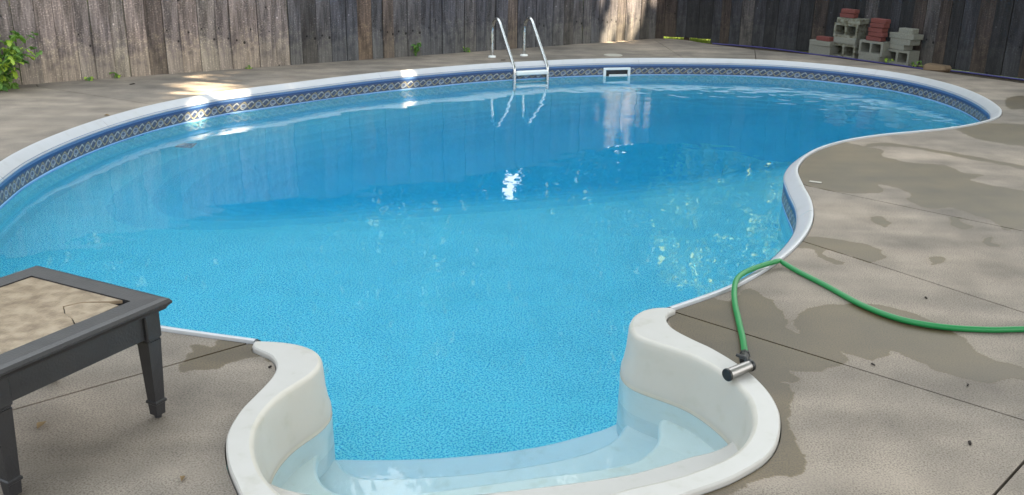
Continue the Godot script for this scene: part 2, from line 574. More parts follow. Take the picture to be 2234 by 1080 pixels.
	M.satin = mat(Color(0.62, 0.61, 0.6), 0.42, 1.0)
	M.dark = mat(Color(0.06, 0.07, 0.075), 0.5)
	M.steel = mat(Color(0.78, 0.78, 0.77), 0.22, 1.0)
	M.steel.roughness_texture = grey_tile(noise(17, 0.05), 256)
	M.steel.roughness = 0.5
	M.water = mat(Color(0.91, 0.99, 1.0, 0.0), 0.0)
	M.water.refraction_enabled = true
	M.water.refraction_scale = 0.033
	M.water.transparency = BaseMaterial3D.TRANSPARENCY_ALPHA
	M.murk = mat(Color(0.0, 0.77, 1.0, 0.1), 1.0)
	M.murk.transparency = BaseMaterial3D.TRANSPARENCY_ALPHA
	M.murk.specular_mode = BaseMaterial3D.SPECULAR_DISABLED
	wood()
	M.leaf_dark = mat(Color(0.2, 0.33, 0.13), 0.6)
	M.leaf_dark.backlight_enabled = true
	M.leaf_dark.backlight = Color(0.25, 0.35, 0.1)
	M.leaf_shaded = mat(Color(0.13, 0.2, 0.1), 0.75)  # darkened leaf colour replaces shade on the trees behind the fence
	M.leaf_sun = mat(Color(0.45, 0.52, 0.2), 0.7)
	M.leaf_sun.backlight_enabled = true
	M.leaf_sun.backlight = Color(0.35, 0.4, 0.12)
	M.leaf_vine = mat(Color(0.36, 0.5, 0.2), 0.55)
	M.leaf_vine.backlight_enabled = true
	M.leaf_vine.backlight = Color(0.3, 0.4, 0.12)
	M.bark = world_map(relief(mat(Color(0.36, 0.31, 0.26), 0.9), grain_relief, 2.0), 1.2)
	M.block = world_map(relief(mat(Color(0.57, 0.575, 0.56), 0.95), grain_relief, 0.5), 2.2)
	M.block.albedo_texture = ramp_tile(noise(18, 0.06, FastNoiseLite.TYPE_SIMPLEX, 4), 512, [[0.0, Color(0.6, 0.58, 0.5)], [0.5, Color(0.92, 0.91, 0.87)], [1.0, Color(1, 1, 1)]])
	M.mossy = M.block.duplicate()
	M.mossy.albedo_texture = ramp_tile(noise(19, 0.011, FastNoiseLite.TYPE_SIMPLEX, 5), 512, [[0.0, Color(0.5, 0.47, 0.38)], [0.34, Color(0.66, 0.63, 0.54)], [0.52, Color(0.86, 0.85, 0.78)], [1.0, Color(1, 1, 1)]])
	M.brick = world_map(relief(mat(Color(0.5, 0.285, 0.28), 0.95), grain_relief, 0.4), 2.6)
	M.brick.albedo_texture = M.block.albedo_texture
	M.rock = world_map(relief(mat(Color(0.5, 0.42, 0.33), 0.95), grain_relief, 1.5), 3.0)
	M.table = world_map(relief(mat(Color(0.15, 0.148, 0.158), 0.45), grain_relief, 0.05), 2.0)
	M.table.albedo_texture = ramp_tile(noise(20, 0.015, FastNoiseLite.TYPE_SIMPLEX_SMOOTH, 5), 256, [[0.0, Color(0.75, 0.75, 0.78)], [0.6, Color(1, 1, 1)], [1.0, Color(1.0, 0.97, 0.93)]])
	M.slab = world_map(relief(mat(Color(0.66, 0.6, 0.53), 0.28), grain_relief, 0.06), 1.6, false)
	M.slab.albedo_texture = ramp_tile(noise(22, 0.016, FastNoiseLite.TYPE_SIMPLEX_SMOOTH, 7), 512, [[0.0, Color(0.66, 0.61, 0.55)], [0.3, Color(0.8, 0.76, 0.71)], [0.46, Color(0.88, 0.85, 0.8)], [0.49, Color(0.78, 0.74, 0.69)], [0.52, Color(0.89, 0.86, 0.81)], [0.75, Color(0.96, 0.94, 0.9)], [1.0, Color(1, 0.98, 0.94)]])
	M.slab.clearcoat_enabled = true
	M.slab.clearcoat = 0.9
	M.slab.clearcoat_roughness = 0.12
	M.hose = mat(Color(0.08, 0.47, 0.24), 0.45)
	M.blue = mat(Color(0.22, 0.2, 0.42), 0.6)
	M.black = mat(Color(0.07, 0.075, 0.08), 0.45)
	M.dry = mat(Color(0.5, 0.42, 0.3), 0.85)
	M.twig = mat(Color(0.12, 0.09, 0.07), 0.85)

func border_print() -> ImageTexture:
	# the printed top edge of the liner: speckled blue, a navy line, twisted cords on slate, a pale line
	var w := 512
	var h := 256
	var speck := field(noise(31, 0.12, FastNoiseLite.TYPE_SIMPLEX, 2), w, h)
	var cloud := field(noise(32, 0.035, FastNoiseLite.TYPE_SIMPLEX_SMOOTH, 3), w, h)
	var out := PackedByteArray()
	out.resize(w * h * 3)
	for y in h:
		var v := float(y) / h
		for x in w:
			var i := y * w + x
			var s := (speck[i] - 128) / 128.0
			var c := (cloud[i] - 128) / 128.0
			var r := 84.0
			var g := 112.0
			var b := 152.0
			if v < 0.2:
				r += 38 * s; g += 34 * s; b += 26 * s
			elif v < 0.29:
				r = 34 + 10 * s; g = 66 + 10 * s; b = 112 + 12 * s
			elif v < 0.74:
				r = 62 + 26 * c + 22 * s; g = 76 + 26 * c + 22 * s; b = 102 + 26 * c + 22 * s
				var t := (v - 0.515) / 0.225
				pass
				# two cords that wind round each other, a small knot where they cross
				for strand in 2:
					var ph := x * TAU * 4.0 / w + PI * strand
					var mid := 0.7 * sin(ph + 0.45 * sin(ph))
					var dist := absf(t - mid) / (1.0 + 0.9 * absf(cos(ph)))
					if dist < 0.15:
						var lit := 0.6 + 0.28 * (1.0 - dist / 0.15) + 0.24 * s
						if strand == 0:
							r = 182 * lit; g = 187 * lit; b = 188 * lit
						else:
							r = 162 * lit; g = 156 * lit; b = 134 * lit
					elif dist < 0.24:
						r *= 0.72; g *= 0.75; b *= 0.82
				var knot := Vector2(fposmod(x * 4.0 / w + 0.25, 1.0) - 0.5, t * 0.42).length()
				if absf(knot - 0.15) < 0.04:
					r = 120 + 34 * s; g = 132 + 34 * s; b = 150 + 26 * s
			elif v < 0.79:
				r = 150 + 20 * s; g = 186 + 16 * s; b = 222 + 10 * s
			elif v < 0.83:
				r = 40; g = 92; b = 168
			else:
				r = 98 + 34 * s; g = 164 + 28 * s; b = 222 + 14 * s
			out[i * 3] = clampi(int(r), 0, 255)
			out[i * 3 + 1] = clampi(int(g), 0, 255)
			out[i * 3 + 2] = clampi(int(b), 0, 255)
	return picture(w, h, out)

func wood() -> void:
	# eight weathered boards side by side: grain, knots, scratches, paler splashed feet
	var w := 1024
	var h := 1024
	var grain := stretched(noise(41, 0.07, FastNoiseLite.TYPE_SIMPLEX, 4), w, h, 48)
	var bands := stretched(noise(42, 0.018, FastNoiseLite.TYPE_SIMPLEX_SMOOTH, 3), w, h, 96)
	var foot := field(noise(43, 0.012, FastNoiseLite.TYPE_SIMPLEX_SMOOTH, 4), w, h)
	var fleck := field(noise(44, 0.05, FastNoiseLite.TYPE_SIMPLEX, 3), w, h)
	var knots := []
	var r := RandomNumberGenerator.new()
	r.seed = 99
	for k in 26:
		knots.append([Vector2(r.randf() * w, r.randf() * h), r.randf_range(4, 9), r.randf()])
	var out := PackedByteArray()
	out.resize(w * h * 3)
	var rel := PackedByteArray()
	rel.resize(w * h)
	for y in h:
		var v := float(y) / h
		var live := []
		for k in knots:
			if absf(k[0].y - y) < k[1] * 5.0:
				live.append(k)
		for x in w:
			var i := y * w + x
			var g := (grain[i] - 128) / 128.0
			var b := (bands[i] - 128) / 128.0
			var l := 0.74 + 0.13 * g + 0.19 * b + 0.1 * (fleck[i] - 128) / 128.0
			var low := clampf((v - 0.66 + (foot[i] - 128) / 128.0 * 0.16 + b * 0.05) / 0.2, 0.0, 1.0)
			var R := 0.96
			var G := 0.95
			var B := 0.97
			l = lerpf(l, 0.96 + 0.1 * g + 0.1 * b, low * 0.7)
			G = lerpf(G, 0.96, low)
			B = lerpf(B, 0.915, low)
			if fleck[i] > 196 and foot[i] > 120:
				l += 0.22
			var side := absf(fposmod(x / 128.0, 1.0) - 0.5) * 2.0
			l *= 1.0 - 0.5 * smoothstep(0.9, 0.985, side + 0.03 * b)
			for k in live:
				var d: float = Vector2((x - k[0].x), (y - k[0].y) * 0.72).length() / k[1]
				if d < 1.0:
					l *= 0.35 if k[2] < 0.6 else 1.5
				elif d < 2.2:
					l *= 0.82 + 0.08 * d
			var base := 196.0 * clampf(l, 0.16, 1.65)
			out[i * 3] = clampi(int(base * R), 0, 255)
			out[i * 3 + 1] = clampi(int(base * G), 0, 255)
			out[i * 3 + 2] = clampi(int(base * B), 0, 255)
			rel[i] = clampi(int(128 + 100 * g), 0, 255)
	var t := picture(w, h, out)
	var rt := picture(w, h, rel, Image.FORMAT_L8)
	M.wood = []
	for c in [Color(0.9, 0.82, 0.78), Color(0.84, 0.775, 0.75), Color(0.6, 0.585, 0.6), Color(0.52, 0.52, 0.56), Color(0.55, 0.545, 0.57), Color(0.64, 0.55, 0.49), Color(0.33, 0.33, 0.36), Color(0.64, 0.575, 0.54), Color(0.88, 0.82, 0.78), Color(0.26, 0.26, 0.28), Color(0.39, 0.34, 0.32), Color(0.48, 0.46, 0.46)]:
		var m := relief(mat(c, 0.88), rt, 0.25)
		m.albedo_texture = t
		M.wood.append(m)

# ------------------------------------------------------------------ pool outline
var edge: PackedVector2Array      # deck side of the coping, from the left end of the steps round to the right end
var bay: PackedVector2Array       # inner edge of the step moulding's rim, left end to right end
var rim: PackedVector2Array       # outer edge of that rim

func pool_outline() -> Dictionary:
	edge = even(spline([Vector2(-0.986, -3.224), Vector2(-1.393, -3.336), Vector2(-1.792, -3.471), Vector2(-2.163, -3.668), Vector2(-2.498, -3.923), Vector2(-2.776, -4.239), Vector2(-3.007, -4.59), Vector2(-3.18, -4.974), Vector2(-3.319, -5.372), Vector2(-3.418, -5.781), Vector2(-3.496, -6.195), Vector2(-3.528, -6.615), Vector2(-3.519, -7.036), Vector2(-3.478, -7.456), Vector2(-3.401, -7.87), Vector2(-3.288, -8.276), Vector2(-3.124, -8.663), Vector2(-2.925, -9.035), Vector2(-2.658, -9.359), Vector2(-2.38, -9.676), Vector2(-2.106, -9.996), Vector2(-1.823, -10.308), Vector2(-1.524, -10.605), Vector2(-1.2, -10.873), Vector2(-0.868, -11.134), Vector2(-0.531, -11.386), Vector2(-0.172, -11.606), Vector2(0.202, -11.8), Vector2(0.582, -11.983), Vector2(0.974, -12.135), Vector2(1.381, -12.244), Vector2(1.794, -12.328), Vector2(2.213, -12.368), Vector2(2.634, -12.384), Vector2(3.055, -12.36), Vector2(3.465, -12.271), Vector2(3.84, -12.079), Vector2(4.173, -11.824), Vector2(4.467, -11.522), Vector2(4.693, -11.167), Vector2(4.827, -10.769), Vector2(4.895, -10.354), Vector2(4.9, -9.933), Vector2(4.854, -9.514), Vector2(4.768, -9.102), Vector2(4.637, -8.702), Vector2(4.425, -8.339), Vector2(4.125, -8.045), Vector2(3.783, -7.799), Vector2(3.407, -7.609), Vector2(3.024, -7.434), Vector2(2.671, -7.204), Vector2(2.37, -6.91), Vector2(2.133, -6.563), Vector2(1.965, -6.177), Vector2(1.88, -5.765), Vector2(1.81, -5.349), Vector2(1.69, -4.946), Vector2(1.508, -4.566), Vector2(1.278, -4.213), Vector2(1.007, -3.891), Vector2(0.686, -3.62)]), 420)
	bay = even(spline([Vector2(-0.976, -3.207), Vector2(-0.915, -3.205), Vector2(-0.856, -3.195), Vector2(-0.799, -3.174), Vector2(-0.749, -3.14), Vector2(-0.714, -3.091), Vector2(-0.697, -3.033), Vector2(-0.7, -2.973), Vector2(-0.718, -2.915), Vector2(-0.745, -2.861), Vector2(-0.772, -2.806), Vector2(-0.791, -2.749), Vector2(-0.804, -2.69), Vector2(-0.81, -2.629), Vector2(-0.809, -2.569), Vector2(-0.801, -2.509), Vector2(-0.786, -2.45), Vector2(-0.766, -2.393), Vector2(-0.741, -2.338), Vector2(-0.711, -2.285), Vector2(-0.675, -2.236), Vector2(-0.635, -2.191), Vector2(-0.583, -2.16), Vector2(-0.525, -2.142), Vector2(-0.467, -2.126), Vector2(-0.407, -2.117), Vector2(-0.347, -2.112), Vector2(-0.286, -2.107), Vector2(-0.226, -2.103), Vector2(-0.165, -2.105), Vector2(-0.105, -2.111), Vector2(-0.045, -2.119), Vector2(0.015, -2.126), Vector2(0.074, -2.139), Vector2(0.132, -2.159), Vector2(0.189, -2.179), Vector2(0.246, -2.2), Vector2(0.3, -2.227), Vector2(0.354, -2.254), Vector2(0.411, -2.277), Vector2(0.467, -2.3), Vector2(0.521, -2.327), Vector2(0.573, -2.358), Vector2(0.623, -2.391), Vector2(0.672, -2.428), Vector2(0.713, -2.472), Vector2(0.748, -2.522), Vector2(0.776, -2.575), Vector2(0.798, -2.632), Vector2(0.813, -2.69), Vector2(0.822, -2.75), Vector2(0.825, -2.811), Vector2(0.818, -2.871), Vector2(0.804, -2.93), Vector2(0.783, -2.987), Vector2(0.758, -3.042), Vector2(0.728, -3.094), Vector2(0.692, -3.143), Vector2(0.648, -3.185), Vector2(0.601, -3.224), Vector2(0.554, -3.262), Vector2(0.512, -3.305), Vector2(0.491, -3.361), Vector2(0.49, -3.422), Vector2(0.504, -3.481), Vector2(0.529, -3.535), Vector2(0.569, -3.58), Vector2(0.623, -3.607), Vector2(0.683, -3.61)]), 150)
	rim = even(spline([Vector2(-0.981, -3.224), Vector2(-0.978, -3.164), Vector2(-0.938, -3.126), Vector2(-0.891, -3.089), Vector2(-0.859, -3.038), Vector2(-0.842, -2.981), Vector2(-0.839, -2.921), Vector2(-0.846, -2.862), Vector2(-0.857, -2.803), Vector2(-0.869, -2.744), Vector2(-0.88, -2.685), Vector2(-0.884, -2.625), Vector2(-0.884, -2.565), Vector2(-0.878, -2.505), Vector2(-0.863, -2.447), Vector2(-0.843, -2.39), Vector2(-0.82, -2.335), Vector2(-0.792, -2.281), Vector2(-0.763, -2.228), Vector2(-0.735, -2.175), Vector2(-0.705, -2.124), Vector2(-0.655, -2.092), Vector2(-0.599, -2.07), Vector2(-0.543, -2.047), Vector2(-0.486, -2.029), Vector2(-0.426, -2.023), Vector2(-0.366, -2.017), Vector2(-0.307, -2.011), Vector2(-0.247, -2.005), Vector2(-0.187, -2.003), Vector2(-0.128, -2.012), Vector2(-0.068, -2.022), Vector2(-0.009, -2.032), Vector2(0.05, -2.042), Vector2(0.109, -2.054), Vector2(0.166, -2.074), Vector2(0.222, -2.094), Vector2(0.279, -2.114), Vector2(0.335, -2.135), Vector2(0.388, -2.163), Vector2(0.44, -2.194), Vector2(0.491, -2.225), Vector2(0.544, -2.255), Vector2(0.596, -2.284), Vector2(0.647, -2.316), Vector2(0.694, -2.353), Vector2(0.74, -2.392), Vector2(0.782, -2.435), Vector2(0.817, -2.484), Vector2(0.845, -2.537), Vector2(0.867, -2.593), Vector2(0.884, -2.65), Vector2(0.897, -2.709), Vector2(0.902, -2.769), Vector2(0.902, -2.829), Vector2(0.896, -2.889), Vector2(0.885, -2.948), Vector2(0.87, -3.006), Vector2(0.849, -3.062), Vector2(0.824, -3.117), Vector2(0.796, -3.17), Vector2(0.766, -3.222), Vector2(0.729, -3.27), Vector2(0.695, -3.319), Vector2(0.664, -3.37), Vector2(0.644, -3.426), Vector2(0.642, -3.486), Vector2(0.657, -3.544), Vector2(0.696, -3.59)]), 150)
	var inward := 1.0 if Geometry2D.is_point_in_polygon(aside(edge, 0.1)[200], edge) else -1.0
	var wall := aside(edge, 0.086 * inward)
	# the deck ends round both: the coping's outer edge and the rim's outer edge
	var round_: PackedVector2Array = edge.duplicate()
	for i in range(rim.size() - 1, -1, -1):
		round_.append(rim[i])
	# water: the pool proper and the bay of the steps
	var main := wall.duplicate()
	for p in [Vector2(0.62, -3.6), Vector2(0.46, -3.47), Vector2(0.36, -3.4), Vector2(0.12, -3.29), Vector2(-0.16, -3.22), Vector2(-0.43, -3.18), Vector2(-0.68, -3.17), Vector2(-0.82, -3.22)]:
		main.append(p)
	var cove := PackedVector2Array()
	var first := 0
	var last := bay.size() - 1
	for i in bay.size():
		if i < 75 and bay[i].distance_to(Vector2(-0.70, -3.03)) < bay[first].distance_to(Vector2(-0.70, -3.03)):
			first = i
		if i >= 75 and bay[i].distance_to(Vector2(0.49, -3.4)) < bay[last].distance_to(Vector2(0.49, -3.4)):
			last = i
	for i in range(first, last + 1):
		cove.append(bay[i])
	return {"inward": inward, "wall": wall, "round": round_, "main": main, "cove": cove, "first": first, "last": last}

func ground(pool: Dictionary) -> void:
	# the earth and the lawn beyond the fences: one sheet that leaves out the pool
	var b := MB.new()
	var grown: PackedVector2Array = Geometry2D.offset_polygon(pool.round, 0.25)[0]
	for side in [PackedVector2Array([Vector2(-160, -160), Vector2(0.4, -160), Vector2(0.4, 160), Vector2(-160, 160)]), PackedVector2Array([Vector2(0.4, -160), Vector2(160, -160), Vector2(160, 160), Vector2(0.4, 160)])]:
		for piece in Geometry2D.clip_polygons(side, grown):
			plate(b, piece, -0.09)
	structure(put("ground", b.mesh(), M.lawn))
	var tufts := MB.new()
	var r := RandomNumberGenerator.new()
	r.seed = 8
	for k in 9:
		var a := r.randf_range(-0.5, 0.5)
		var at := Vector3(r.randf_range(-0.03, 0.03), 0, r.randf_range(-0.03, 0.03))
		var tip := at + Vector3(sin(a) * 0.06, r.randf_range(0.06, 0.13), cos(a * 7.0) * 0.04)
		tufts.tri(at + Vector3(-0.005, 0, 0), at + Vector3(0.005, 0, 0.003), tip)
	var mm := MultiMesh.new()
	mm.transform_format = MultiMesh.TRANSFORM_3D
	mm.mesh = tufts.mesh()
	mm.instance_count = 2600
	for k in 2600:
		var p := Vector2(2.3, -15.1).lerp(Vector2(5.2, -13.4), r.randf()) + Vector2(0.5, -0.86) * (0.15 + 2.6 * pow(r.randf(), 1.5))
		mm.set_instance_transform(k, Transform3D(Basis(Vector3.UP, r.randf() * TAU).scaled(Vector3.ONE * r.randf_range(0.7, 1.3)), Vector3(p.x, -0.09, p.y)))
	var grass := MultiMeshInstance3D.new()
	grass.name = numbered("grass")
	grass.multimesh = mm
	grass.material_override = M.leaf_sun
	add_child(grass)
	grass.set_meta("kind", "stuff")
	tag(grass, "sunlit grass seen through the gap under the fence corner", "grass")
	var s := MB.new()
	plate(s, PackedVector2Array([Vector2(2.2, -14.95), Vector2(3.2, -14.6), Vector2(4.5, -13.5), Vector2(6.7, -10.3), Vector2(9.2, -6.6), Vector2(8.6, -6.2), Vector2(6.2, -9.7), Vector2(4.05, -12.85), Vector2(2.9, -13.95)]), -0.03)
	structure(put("soil_strip", s.mesh(), M.soil))

func deck(pool: Dictionary) -> void:
	var root := Node3D.new()
	root.name = numbered("deck")
	add_child(root)
	structure(root)
	var hole: PackedVector2Array = Geometry2D.offset_polygon(pool.round, 0.004)[0]
	var c := Vector2(0.5, -8.2)
	# saw cuts, each from the pool outwards
	var J := [
		[Vector2(-0.985, -3.253), Vector2(-1.614, -2.702), Vector2(-5.6, 0.8)],
		[Vector2(-3.311, -8.354), Vector2(-4.809, -9.262), Vector2(-4.95, -9.475)],
		[Vector2(2.257, -12.495), Vector2(2.193, -14.888), Vector2(2.19, -15.0)],
		[Vector2(3.23, -12.47), Vector2(3.4, -13.2), Vector2(3.49, -13.6)],
		[Vector2(1.916, -5.768), Vector2(2.374, -5.303), Vector2(9, 1.2)],
		[Vector2(1.5, -4.66), Vector2(1.805, -4.246), Vector2(5.9, 1.6)],
		[Vector2(0.693, -3.613), Vector2(1.716, -2.719), Vector2(5.0, 0.15)],
	]
	var between := [
		[Vector2(-9, 0.8), Vector2(-9, -6.345)],
		[],
		[Vector2(2.3, -15.06), Vector2(2.7, -14.8), Vector2(2.95, -14.3)],
		[Vector2(4.2, -13.05), Vector2(6.3, -9.9), Vector2(9, -5.9)],
		[Vector2(9, 3)],
		[],
		[Vector2(5.0, 3), Vector2(-5.6, 3)],
	]
	for k in J.size():
		var a: Array = J[k]
		var z: Array = J[(k + 1) % J.size()]
		var p := PackedVector2Array([c, a[0], a[1], a[2]])
		for q in between[k]:
			p.append(q)
		p.append_array([z[2], z[1], z[0]])
		var pieces := [p]
		if k == 6:
			# one more cut across the slab behind the steps
			var half := PackedVector2Array([Vector2(2.4, -3.28), Vector2(-3.9, 3.02), Vector2(8, 8), Vector2(9, -3)])
			pieces = []
			for q in Geometry2D.clip_polygons(p, half):
				pieces.append(q)
			for q in Geometry2D.intersect_polygons(p, half):
				pieces.append(q)
		for q in pieces:
			for r in Geometry2D.offset_polygon(q, -0.0045):
				for t in Geometry2D.clip_polygons(r, hole):
					var b := MB.new()
					plate(b, t, 0.0, 0.07)
					put("slab", b.mesh(), M.concrete, root)

func swimming_pool(pool: Dictionary) -> void:
	var t := thing("swimming_pool", "kidney shaped in-ground pool with blue liner and white coping", "pool")
	var wall: PackedVector2Array = pool.wall
	var inw: float = pool.inward
	# floor: shallow by the steps, falling away into the deep end
	var low := func(p: Vector2) -> float:
		# distance past the break line, which runs across the pool
		var d := (p - Vector2(0.0, -6.35)).dot(Vector2(-0.27, -0.963))
		var side := INF
		for i in range(0, wall.size(), 6):
			side = minf(side, p.distance_squared_to(wall[i]))
		var k := smoothstep(0.0, 2.2, d) * smoothstep(0.1, 1.5, sqrt(side))
		return FLOOR_Y - 1.0 * k
	put("liner_floor", sheet(Geometry2D.offset_polygon(pool.main, 0.01)[0], 0.16, low), M.liner, t)
	var us := []
	var run := 0.0
	for i in wall.size():
		if i:
			run += wall[i].distance_to(wall[i - 1])
		us.append(run)
	var b := MB.new()
	var flip := inw < 0
	b.loft([up(wall, -0.04), up(wall, -0.245)], us, [0.0, 1.0], flip)
	put("border_band", b.mesh(), M.border, t)
	b = MB.new()
	b.loft([up(wall, -0.245), up(wall, FLOOR_Y - 0.02)], us, [0.0, 1.0], flip)
	put("liner_wall", b.mesh(), M.liner, t)
	# coping in lengths with a hairline joint between them
	var profile := [Vector2(0.0, -0.02), Vector2(0.0, 0.01), Vector2(0.004, 0.013), Vector2(0.016, 0.0135), Vector2(0.028, 0.008), Vector2(0.048, -0.008), Vector2(0.07, -0.028), Vector2(0.086, -0.044), Vector2(0.09, -0.052), Vector2(0.088, -0.06), Vector2(0.078, -0.062)]
	var starts := [0, 30, 62, 91, 150, 210, 262, 310, 352, 388, 419]
	for s in starts.size() - 1:
		var seg := PackedVector2Array()
		for i in range(starts[s], starts[s + 1] + 1):
			seg.append(edge[i])
		seg[0] = seg[0].lerp(seg[1], 0.03)
		seg[seg.size() - 1] = seg[seg.size() - 1].lerp(seg[seg.size() - 2], 0.03)
		var rows := []
		var vs := []
		for q in profile:
			rows.append(up(aside(seg, q.x * inw), q.y))
			vs.append(q.x)
		b = MB.new()
		b.loft(rows, range(seg.size()), vs, flip)
		put("coping", b.mesh(), M.coping, t)
	# skimmer mouth in the far wall
	var k := 0
	for i in wall.size():
		if wall[i].distance_to(Vector2(1.38, -12.05)) < wall[k].distance_to(Vector2(1.38, -12.05)):
			k = i
	var tang := (wall[k + 2] - wall[k - 2]).normalized()
	var x := Vector3(tang.x, 0, tang.y)
	var z := x.cross(Vector3.UP)
	if Vector2(z.x, z.z).dot(Vector2(-0.1, 1)) < 0:
		z = -z
	b = MB.new()
	b.xf = Transform3D(Basis(x, Vector3.UP, z), Vector3(wall[k].x, -0.175, wall[k].y))
	b.box(Vector3(0, 0.062, 0.008), Vector3(0.37, 0.03, 0.026), 0.004)
	b.box(Vector3(0, -0.062, 0.008), Vector3(0.37, 0.03, 0.026), 0.004)
	b.box(Vector3(-0.168, 0, 0.008), Vector3(0.034, 0.094, 0.026), 0.004)
	b.box(Vector3(0.168, 0, 0.008), Vector3(0.034, 0.094, 0.026), 0.004)
	var sk := put("skimmer", b.mesh(), M.plastic, t)
	var d := MB.new()
	d.xf = b.xf
	d.box(Vector3(0, 0, -0.002), Vector3(0.302, 0.094, 0.012))  # flat dark plate in place of the shaded opening
	put("mouth", d.mesh(), M.dark, sk)
	d = MB.new()
	d.xf = b.xf
	d.box(Vector3(0.02, -0.028, 0.008), Vector3(0.25, 0.036, 0.006), 0.002)
	put("flap", d.mesh(), M.plastic, sk)

func pool_steps(pool: Dictionary) -> void:
	var t := thing("pool_steps", "moulded white step unit with rounded rim in the near end of the pool", "pool steps")
	var b := MB.new()
	# rim: flat between its outer and inner edge, rounded over on both
	var outer := Geometry2D.offset_polygon(rim_polygon(), -0.006)
	for q in outer:
		plate(b, q, 0.02)
	var us := []
	for i in rim.size():
		us.append(i * 0.02)
	put("rim", b.mesh(), M.steps, t)
	b = MB.new()
	var inn := -1.0 if Geometry2D.is_point_in_polygon(aside(bay, -0.05)[75], pool.cove) else 1.0
	var out := 1.0 if not Geometry2D.is_point_in_polygon(aside(rim, 0.05)[75], rim_hull()) else -1.0
	var flip_o := out > 0
	b.loft([up(aside(rim, -0.006 * out), 0.02), up(aside(rim, -0.001 * out), 0.0155), up(rim, 0.009), up(rim, -0.05)], us, [0, 0.01, 0.02, 0.08], flip_o)
	put("rim_edge", b.mesh(), M.steps, t)
	b = MB.new()
	var rows := []
	var vs := []
	for q in [Vector2(-0.006, 0.02), Vector2(0.001, 0.0185), Vector2(0.007, 0.013), Vector2(0.011, 0.003), Vector2(0.013, -0.02), Vector2(0.018, -0.09), Vector2(0.026, -0.14), Vector2(0.034, -0.165), Vector2(0.035, -0.19)]:
		rows.append(up(aside(bay, q.x * inn), q.y))
		vs.append(q.y)
	b.loft(rows, us, vs, inn < 0)
	put("side_wall", b.mesh(), M.shell, t)
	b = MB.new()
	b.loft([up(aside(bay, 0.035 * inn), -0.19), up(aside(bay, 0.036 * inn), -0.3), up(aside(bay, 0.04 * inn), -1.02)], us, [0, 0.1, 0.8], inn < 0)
	put("lower_wall", b.mesh(), M.treads, t)  # brightened below the waterline like the treads
	# the line that old water levels left on the wall
	b = MB.new()
	b.loft([up(aside(bay, 0.0362 * inn), -0.184), up(aside(bay, 0.0368 * inn), -0.187), up(aside(bay, 0.0368 * inn), -0.199), up(aside(bay, 0.0362 * inn), -0.204)], us, [0, 0.1, 0.2, 0.3], inn < 0)
	put("scum_line", b.mesh(), M.scum, t)
	var cove: PackedVector2Array = pool.cove.duplicate()
	cove.append_array([Vector2(0.48, -3.5), Vector2(-0.68, -3.2)])
	var edges := [
		[-0.168, -0.35, [Vector2(-0.74, -3.2), Vector2(-0.71, -3.06), Vector2(-0.71, -2.96), Vector2(-0.77, -2.84), Vector2(-0.82, -2.72), Vector2(-0.82, -2.62), Vector2(-0.76, -2.54), Vector2(-0.6, -2.48), Vector2(-0.3, -2.47), Vector2(0, -2.52), Vector2(0.35, -2.61), Vector2(0.51, -2.68), Vector2(0.62, -2.74), Vector2(0.7, -2.775), Vector2(0.77, -2.83), Vector2(0.815, -2.9), Vector2(0.8, -3.0), Vector2(0.7, -3.15), Vector2(0.58, -3.27), Vector2(0.5, -3.38), Vector2(0.52, -3.6)]],
		[-0.35, -0.54, [Vector2(-0.8, -3.05), Vector2(-0.7, -2.96), Vector2(-0.685, -2.85), Vector2(-0.67, -2.78), Vector2(-0.63, -2.70), Vector2(-0.56, -2.65), Vector2(-0.43, -2.635), Vector2(-0.13, -2.71), Vector2(0.12, -2.775), Vector2(0.31, -2.82), Vector2(0.44, -2.87), Vector2(0.5, -2.925), Vector2(0.545, -2.99), Vector2(0.568, -3.06), Vector2(0.573, -3.12), Vector2(0.59, -3.17), Vector2(0.64, -3.2)]],
		[-0.54, -0.72, [Vector2(-0.8, -3.12), Vector2(-0.66, -3.02), Vector2(-0.61, -2.95), Vector2(-0.56, -2.915), Vector2(-0.47, -2.9), Vector2(-0.21, -2.93), Vector2(0.05, -2.99), Vector2(0.22, -3.05), Vector2(0.34, -3.115), Vector2(0.42, -3.19), Vector2(0.48, -3.3), Vector2(0.6, -3.4)]],
		[-0.72, -1.02, [Vector2(-0.9, -3.17), Vector2(-0.68, -3.165), Vector2(-0.43, -3.175), Vector2(-0.16, -3.21), Vector2(0.12, -3.28), Vector2(0.36, -3.39), Vector2(0.46, -3.46), Vector2(0.6, -3.55)]],
	]
	for e in edges:
		var line := even(spline(e[2]), 120)
		var region := line.duplicate()
		region.append_array([Vector2(3, -3), Vector2(3, 0), Vector2(-3, 0), Vector2(-3, -3)])
		b = MB.new()
		var wide: PackedVector2Array = Geometry2D.offset_polygon(cove, 0.05)[0] if e[0] < -0.5 else cove
		var inset := aside(line, 0.012)
		if not Geometry2D.is_point_in_polygon(inset[60], region):
			inset = aside(line, -0.012)
		var ireg := inset.duplicate()
		ireg.append_array([Vector2(3, -3), Vector2(3, 0), Vector2(-3, 0), Vector2(-3, -3)])
		for q in Geometry2D.intersect_polygons(ireg, wide):
			plate(b, q, e[0])
		var su := []
		for i in line.size():
			su.append(i * 0.02)
		var mid := PackedVector2Array()
		for i in line.size():
			mid.append(line[i].lerp(inset[i], 0.3))
		var rws := [up(inset, e[0]), up(mid, e[0] - 0.0035), up(line, e[0] - 0.012), up(line, e[1])]
		b.loft(rws, su, [0, 0.005, 0.012, 0.2], true)
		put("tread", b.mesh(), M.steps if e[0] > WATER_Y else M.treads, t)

func rim_polygon() -> PackedVector2Array:
	var p := rim.duplicate()
	for i in range(bay.size() - 1, -1, -1):
		p.append(bay[i])
	return p

func rim_hull() -> PackedVector2Array:
	return rim

